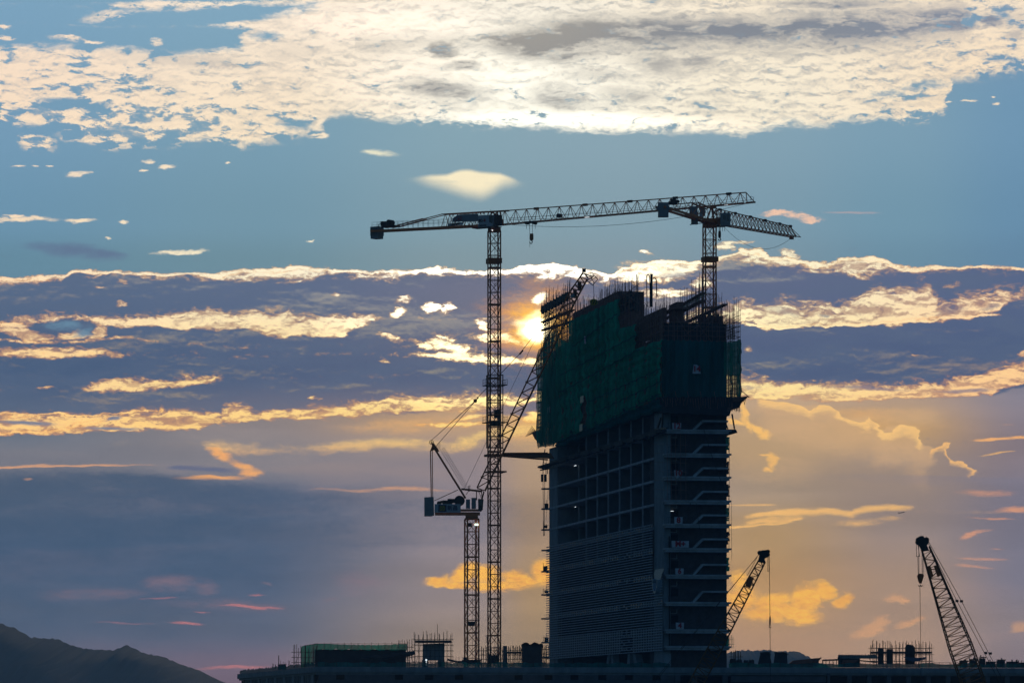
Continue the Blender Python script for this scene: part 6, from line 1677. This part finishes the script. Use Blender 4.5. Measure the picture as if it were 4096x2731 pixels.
mb = MB(); mb.box(at(1976, 2635, 845), px_ * 1.0, py_ * 1, UZ * .7)
tag(put_mesh('crane_base', mb, M['steel']), 'dark block at the foot of the tallest crane mast', 'crane base')
mb = MB(); mb.box(at(1886, 2646, 840), px_ * 1.7, py_ * 1.6, UZ * .4)
mb.box(at(1860, 2640, 840), px_ * .3, py_ * .6, UZ * .6)
tag(put_mesh('crane_base', mb, M['steel']), 'dark block and gear at the foot of the luffing crane mast', 'crane base')
# green mesh along the roof edge
en = root('edge_net', T(-2.1, 10, ROOF), 'low green mesh fence running along the whole podium roof edge', 'net fence')
def estrip(v0, v1, seed, nx):
    rnd = random.Random(seed); mb = MB(); vs = []
    for j in range(3):
        for i in range(nx + 1):
            v_ = v0 + (v1 - v0) * i / nx; z = ROOF + .02 + (0.72 + .10 * math.sin(i * .8) + rnd.uniform(-.08, .08)) * j / 2
            vs.append(T(-1.9 + .05 * math.sin(i * 1.3 + j), v_, z))
    m_ = nx + 1; mb.add(vs, [(j * m_ + i, j * m_ + i + 1, (j + 1) * m_ + i + 1, (j + 1) * m_ + i) for j in range(2) for i in range(nx)])
    put_mesh('mesh_strip', mb, M['net_dark'], en)
estrip(pv0 + .5, v_at(2680, -1.9), 1, 140); estrip(v_at(2915, -1.9), 150, 2, 160)
rnd = random.Random(1); mb = MB(); vs = []
for j in range(3):
    for i in range(101): vs.append(T(-1.5 + PU1 / 100 * i, pv0 + .3, ROOF + (.72 + rnd.uniform(-.2, .15)) * j / 2))
mb.add(vs, [(j * 101 + i, j * 101 + i + 1, (j + 1) * 101 + i + 1, (j + 1) * 101 + i) for j in range(2) for i in range(100)]); put_mesh('mesh_strip', mb, M['net_dark'], en)
mb = MB(); v_ = pv0
while v_ < 148:
    if not (-1 < v_ < 12): mb.beam(T(-1.95, v_, ROOF - .4), T(-1.95, v_, ROOF + 1.0), .05)
    v_ += 1.9
put_mesh('posts', mb, M['steel'], en, kind='stuff')
# right-hand part of the roof
pipe_scaffold('small pipe scaffold just right of the tower foot', 2926, 2964, 2606, 2668, 812, 2.5, 4, .95, 14, spikes=10, boards=False)
rnd = random.Random(21)
for i, (x, w, y) in enumerate(((2930, 20, 2637), (2956, 22, 2640), (2984, 18, 2642), (3006, 20, 2641))):
    mb = MB(); mb.box(at(x, y + 9, 809), px_ * w / 2 * .044, py_ * .8, UZ * .42)
    for k in range(4): mb.box(at(x - w / 2 + 3 + k * w / 4, y - 1, 809), px_ * .09, py_ * .3, UZ * rnd.uniform(.08, .2))
    tag(put_mesh('crate', mb, M['tarp'], origin=at(x, y + 9, 809)), ['low dark crate nearest the tower foot on the right roof', 'second low crate right of the tower foot', 'third low crate right of the tower foot', 'low crate left of the tapered hoods'][i], 'crate', 'crates right of the tower')
for i, (x0, x1, x2, x3_) in enumerate(((3029, 3042, 3078, 3090), (3092, 3100, 3148, 3151))):
    mb = MB(); mb.hexa([at(x0, 2664, 808), at(x3_, 2664, 808), at(x3_, 2664, 812), at(x0, 2664, 812)], [at(x1, 2611, 809), at(x2, 2612, 809), at(x2, 2612, 811), at(x1, 2611, 811)])
    for k in range(5): mb.box(at(x1 + 3 + k * (x2 - x1) / 5, 2610 - (k % 2), 809), px_ * .2, py_ * .5, UZ * rnd.uniform(.1, .2))
    mb.beam(at(x2 - 2, 2614, 809), at(x2 + 6, 2616, 809), .12)
    tag(put_mesh('hood', mb, M['tarp'], origin=at((x0 + x3_) / 2, 2664, 809)), ['left of the two dark tapered hoods on the right roof', 'right of the two dark tapered hoods on the right roof'][i], 'roof hood', 'tapered hoods on the roof')
mb = MB(); mb.prism([at(3150, 2657, 806), at(3172, 2640, 806), at(3288, 2628, 806), at(3262, 2656, 806)], py_ * 1.5); mb.beam(at(3284, 2627, 805.9), at(3265, 2656, 805.9), .12)
for k in range(6): mb.beam(at(3180 + k * 19, 2656, 805.9), at(3180 + k * 19, 2640 - k * 2, 805.9), .06)
tag(put_mesh('ramp_roof', mb, M['formwork']), 'sloping boarded roof panel right of the tapered hoods', 'roof panel')
mb = MB(); mb.beam(at(3288, 2640, 812), at(3352, 2636, 812), .3, .25)
for k in range(14): mb.beam(at(3292 + k * 4.6, 2641, 811), at(3295 + k * 4.6, 2635, 811), .12)
for k in range(5): mb.beam(at(3290 + k * 14, 2664, 812), at(3290 + k * 14, 2640, 812), .1)
tag(put_mesh('girder_row', mb, M['steel']), 'row of short girders between the boarded ramps on the right roof', 'girder')
sd_ = root('long_shed', at(3430, 2664, 810), 'long low shed with a pale ribbed roof left of the right scaffold', 'shed')
mb = MB(); mb.prism([at(3352, 2632, 810), at(3354, 2617, 810), at(3508, 2618, 810), at(3512, 2632, 810)], py_ * 1); rf = put_mesh('roof', mb, M['grey'], sd_)
mb = MB()
for k in range(18): mb.beam(at(3358 + k * 8.6, 2631, 809.9), at(3360 + k * 8.6, 2618, 809.9), .06)
for k in range(12): mb.beam(at(3356 + k * 13, 2618, 809.9), at(3358 + k * 13, 2614, 809.9), .06)
put_mesh('ribs', mb, M['steel'], rf)
mb = MB(); mb.hexa([at(3352, 2666, 811), at(3440, 2666, 811), at(3440, 2666, 815), at(3352, 2666, 815)], [at(3352, 2632, 811), at(3440, 2632, 811), at(3440, 2632, 815), at(3352, 2632, 815)]); mb.beam(at(3440, 2640, 811), at(3510, 2648, 811), .5, .2); mb.beam(at(3360, 2666, 809.5), at(3356, 2626, 809.5), .35)
put_mesh('wall', mb, M['tarp'], sd_)
mb = MB(); mb.prism([at(3366, 2658, 805), at(3372, 2638, 805), at(3438, 2636, 805), at(3410, 2658, 805)], py_ * .6)
tag(put_mesh('ramp_roof', mb, M['formwork']), 'reddish boarded panel leaning before the long low shed', 'roof panel')
o = pipe_scaffold('wide pipe scaffold deck on the far right roof beside the crawler boom', 3490, 3728, 2574, 2668, 812, 5, 18, 1.15, 15, spikes=16)
mb = MB(); mb.beam(at(3478, 2636, 811), at(3493, 2556, 811), .08); put_mesh('pole', mb, M['steel'], o)
for i, (x0, x1, y0) in enumerate(((3511, 3535, 2590), (3545, 3572, 2594), (3620, 3660, 2586))):
    mb = MB(); mb.hexa([at(x0, 2655, 813), at(x1, 2655, 813), at(x1, 2655, 815), at(x0, 2655, 815)], [at(x0, y0, 813), at(x1, y0, 813), at(x1, y0, 815), at(x0, y0, 815)])
    if i == 2: mb.tube(at(3630, 2583, 813), at(3650, 2586, 814), .35, n=8)
    tag(put_mesh('column_form', mb, M['tarp'], origin=at(x0, 2655, 813)), ['leftmost dark column form inside the wide right scaffold', 'middle dark column form inside the wide right scaffold', 'widest dark column form inside the wide right scaffold'][i], 'column form', 'column forms in the right scaffold')
mb = MB(); mb.prism([at(3612, 2624, 811), at(3640, 2628, 811), at(3680, 2629, 811), at(3708, 2625, 811), at(3700, 2636, 811), at(3660, 2645, 811), at(3635, 2640, 811)], py_ * .3)
tag(put_mesh('tarpaulin', mb, M['blue']), 'blue tarpaulin slung across the wide right scaffold', 'tarpaulin')
mb = MB()
for (y, x1) in ((2649, 3842), (2658, 3830), (2666, 3842)): mb.beam(at(3728, y, 808), at(x1, y, 808), .07)
for k in range(7): mb.beam(at(3732 + k * 18, 2668, 808), at(3732 + k * 18, 2650 + (k % 2) * 6, 808), .06)
tag(put_mesh('guard_rail', mb, M['steel']), 'thin guard rail between the wide right scaffold and the far right boom', 'railing')
rnd = random.Random(33)
for i, (x, w, h) in enumerate(((3853, 34, 26), (3893, 30, 32), (3930, 22, 40), (3962, 40, 22), (4003, 34, 30), (4046, 44, 22), (4086, 36, 18))):
    mb = MB(); c = at(x, 2668, 812); H = h * .044
    mb.box(c + UZ * H * .45, px_ * w * .019, py_ * 1, UZ * H * .45)
    for k in range(5): q = c + px_ * rnd.uniform(-.5, .5) * w * .044; mb.beam(q, q + UZ * (H + rnd.uniform(0, .5)) + px_ * rnd.uniform(-.3, .3), rnd.uniform(.06, .2))
    mb.box(c + UZ * H + px_ * .1, px_ * w * .022, py_ * .6, UZ * .1)
    nm = ['leftmost', 'second', 'third, tallest', 'fourth', 'fifth', 'sixth', 'rightmost'][i]
    tag(put_mesh('material_pile', mb, M['tarp'], origin=c), '%s of the dark material piles on the far right roof edge' % nm, 'pile', 'material piles on the far right roof')

# ------------------------------------------------------------------ airliner far away
ap = at(3607, 2049, 20000); ap_r = root('airliner', ap, 'tiny grey airliner low in the sky above the far right cloud streaks', 'airplane')
s = 14.0; d = Vector((.95, .25, .17)).normalized(); sdw = Vector((-.25, .96, 0)).normalized()
mb = MB(); mb.tube(ap - d * s * .8, ap + d * s * .7, 1.7, 1.9, n=10); mb.tube(ap + d * s * .7, ap + d * s, 1.9, .5, n=10); mb.tube(ap - d * s * 1.15, ap - d * s * .8, .5, 1.7, n=10)
put_mesh('fuselage', mb, M['grey'], ap_r)
for s_ in (-1, 1):
    mb = MB(); r0 = ap + sdw * s_ * 1.5; tip_ = ap + sdw * s_ * 14 - d * 6 + UZ * 1.6
    mb.hexa([r0 + d * 3, r0 - d * 2.5, tip_ - d * 1.2, tip_ + d * .6], [r0 + d * 3 + UZ * .5, r0 - d * 2.5 + UZ * .5, tip_ - d * 1.2 + UZ * .2, tip_ + d * .6 + UZ * .2]); put_mesh('wing', mb, M['grey'], ap_r)
mb = MB(); t_ = ap - d * s; mb.hexa([t_ - d * 1, t_ + d * 3, t_ + d * 3 + sdw * .3, t_ - d * 1 + sdw * .3], [t_ - d * 3.2 + UZ * 5, t_ - d * 1.4 + UZ * 5, t_ - d * 1.4 + UZ * 5 + sdw * .2, t_ - d * 3.2 + UZ * 5 + sdw * .2]); mb.beam(t_ - sdw * 4.5 - d * .8 + UZ * .6, t_ + sdw * 4.5 - d * .8 + UZ * .6, 1.4, .2)
put_mesh('tail', mb, M['grey'], ap_r)

# ------------------------------------------------------------------ the air
mb = MB(); mb.hexa([(-4500, -60, -4), (4500, -60, -4), (4500, 6900, -4), (-4500, 6900, -4)], [(-4500, -60, 135), (4500, -60, 135), (4500, 6900, 135), (-4500, 6900, 135)])
hz = bpy.data.materials.new('hazy_air'); hz.use_nodes = True; t = hz.node_tree; t.nodes.clear()
pv = t.nodes.new('ShaderNodeVolumePrincipled'); pv.inputs['Color'].default_value = (0.45, 0.72, 1.0, 1); pv.inputs['Density'].default_value = AIR; pv.inputs['Anisotropy'].default_value = 0.0
ou = t.nodes.new('ShaderNodeOutputMaterial'); t.links.new(pv.outputs[0], ou.inputs['Volume'])
tag(put_mesh('haze', mb, hz), kind='stuff')
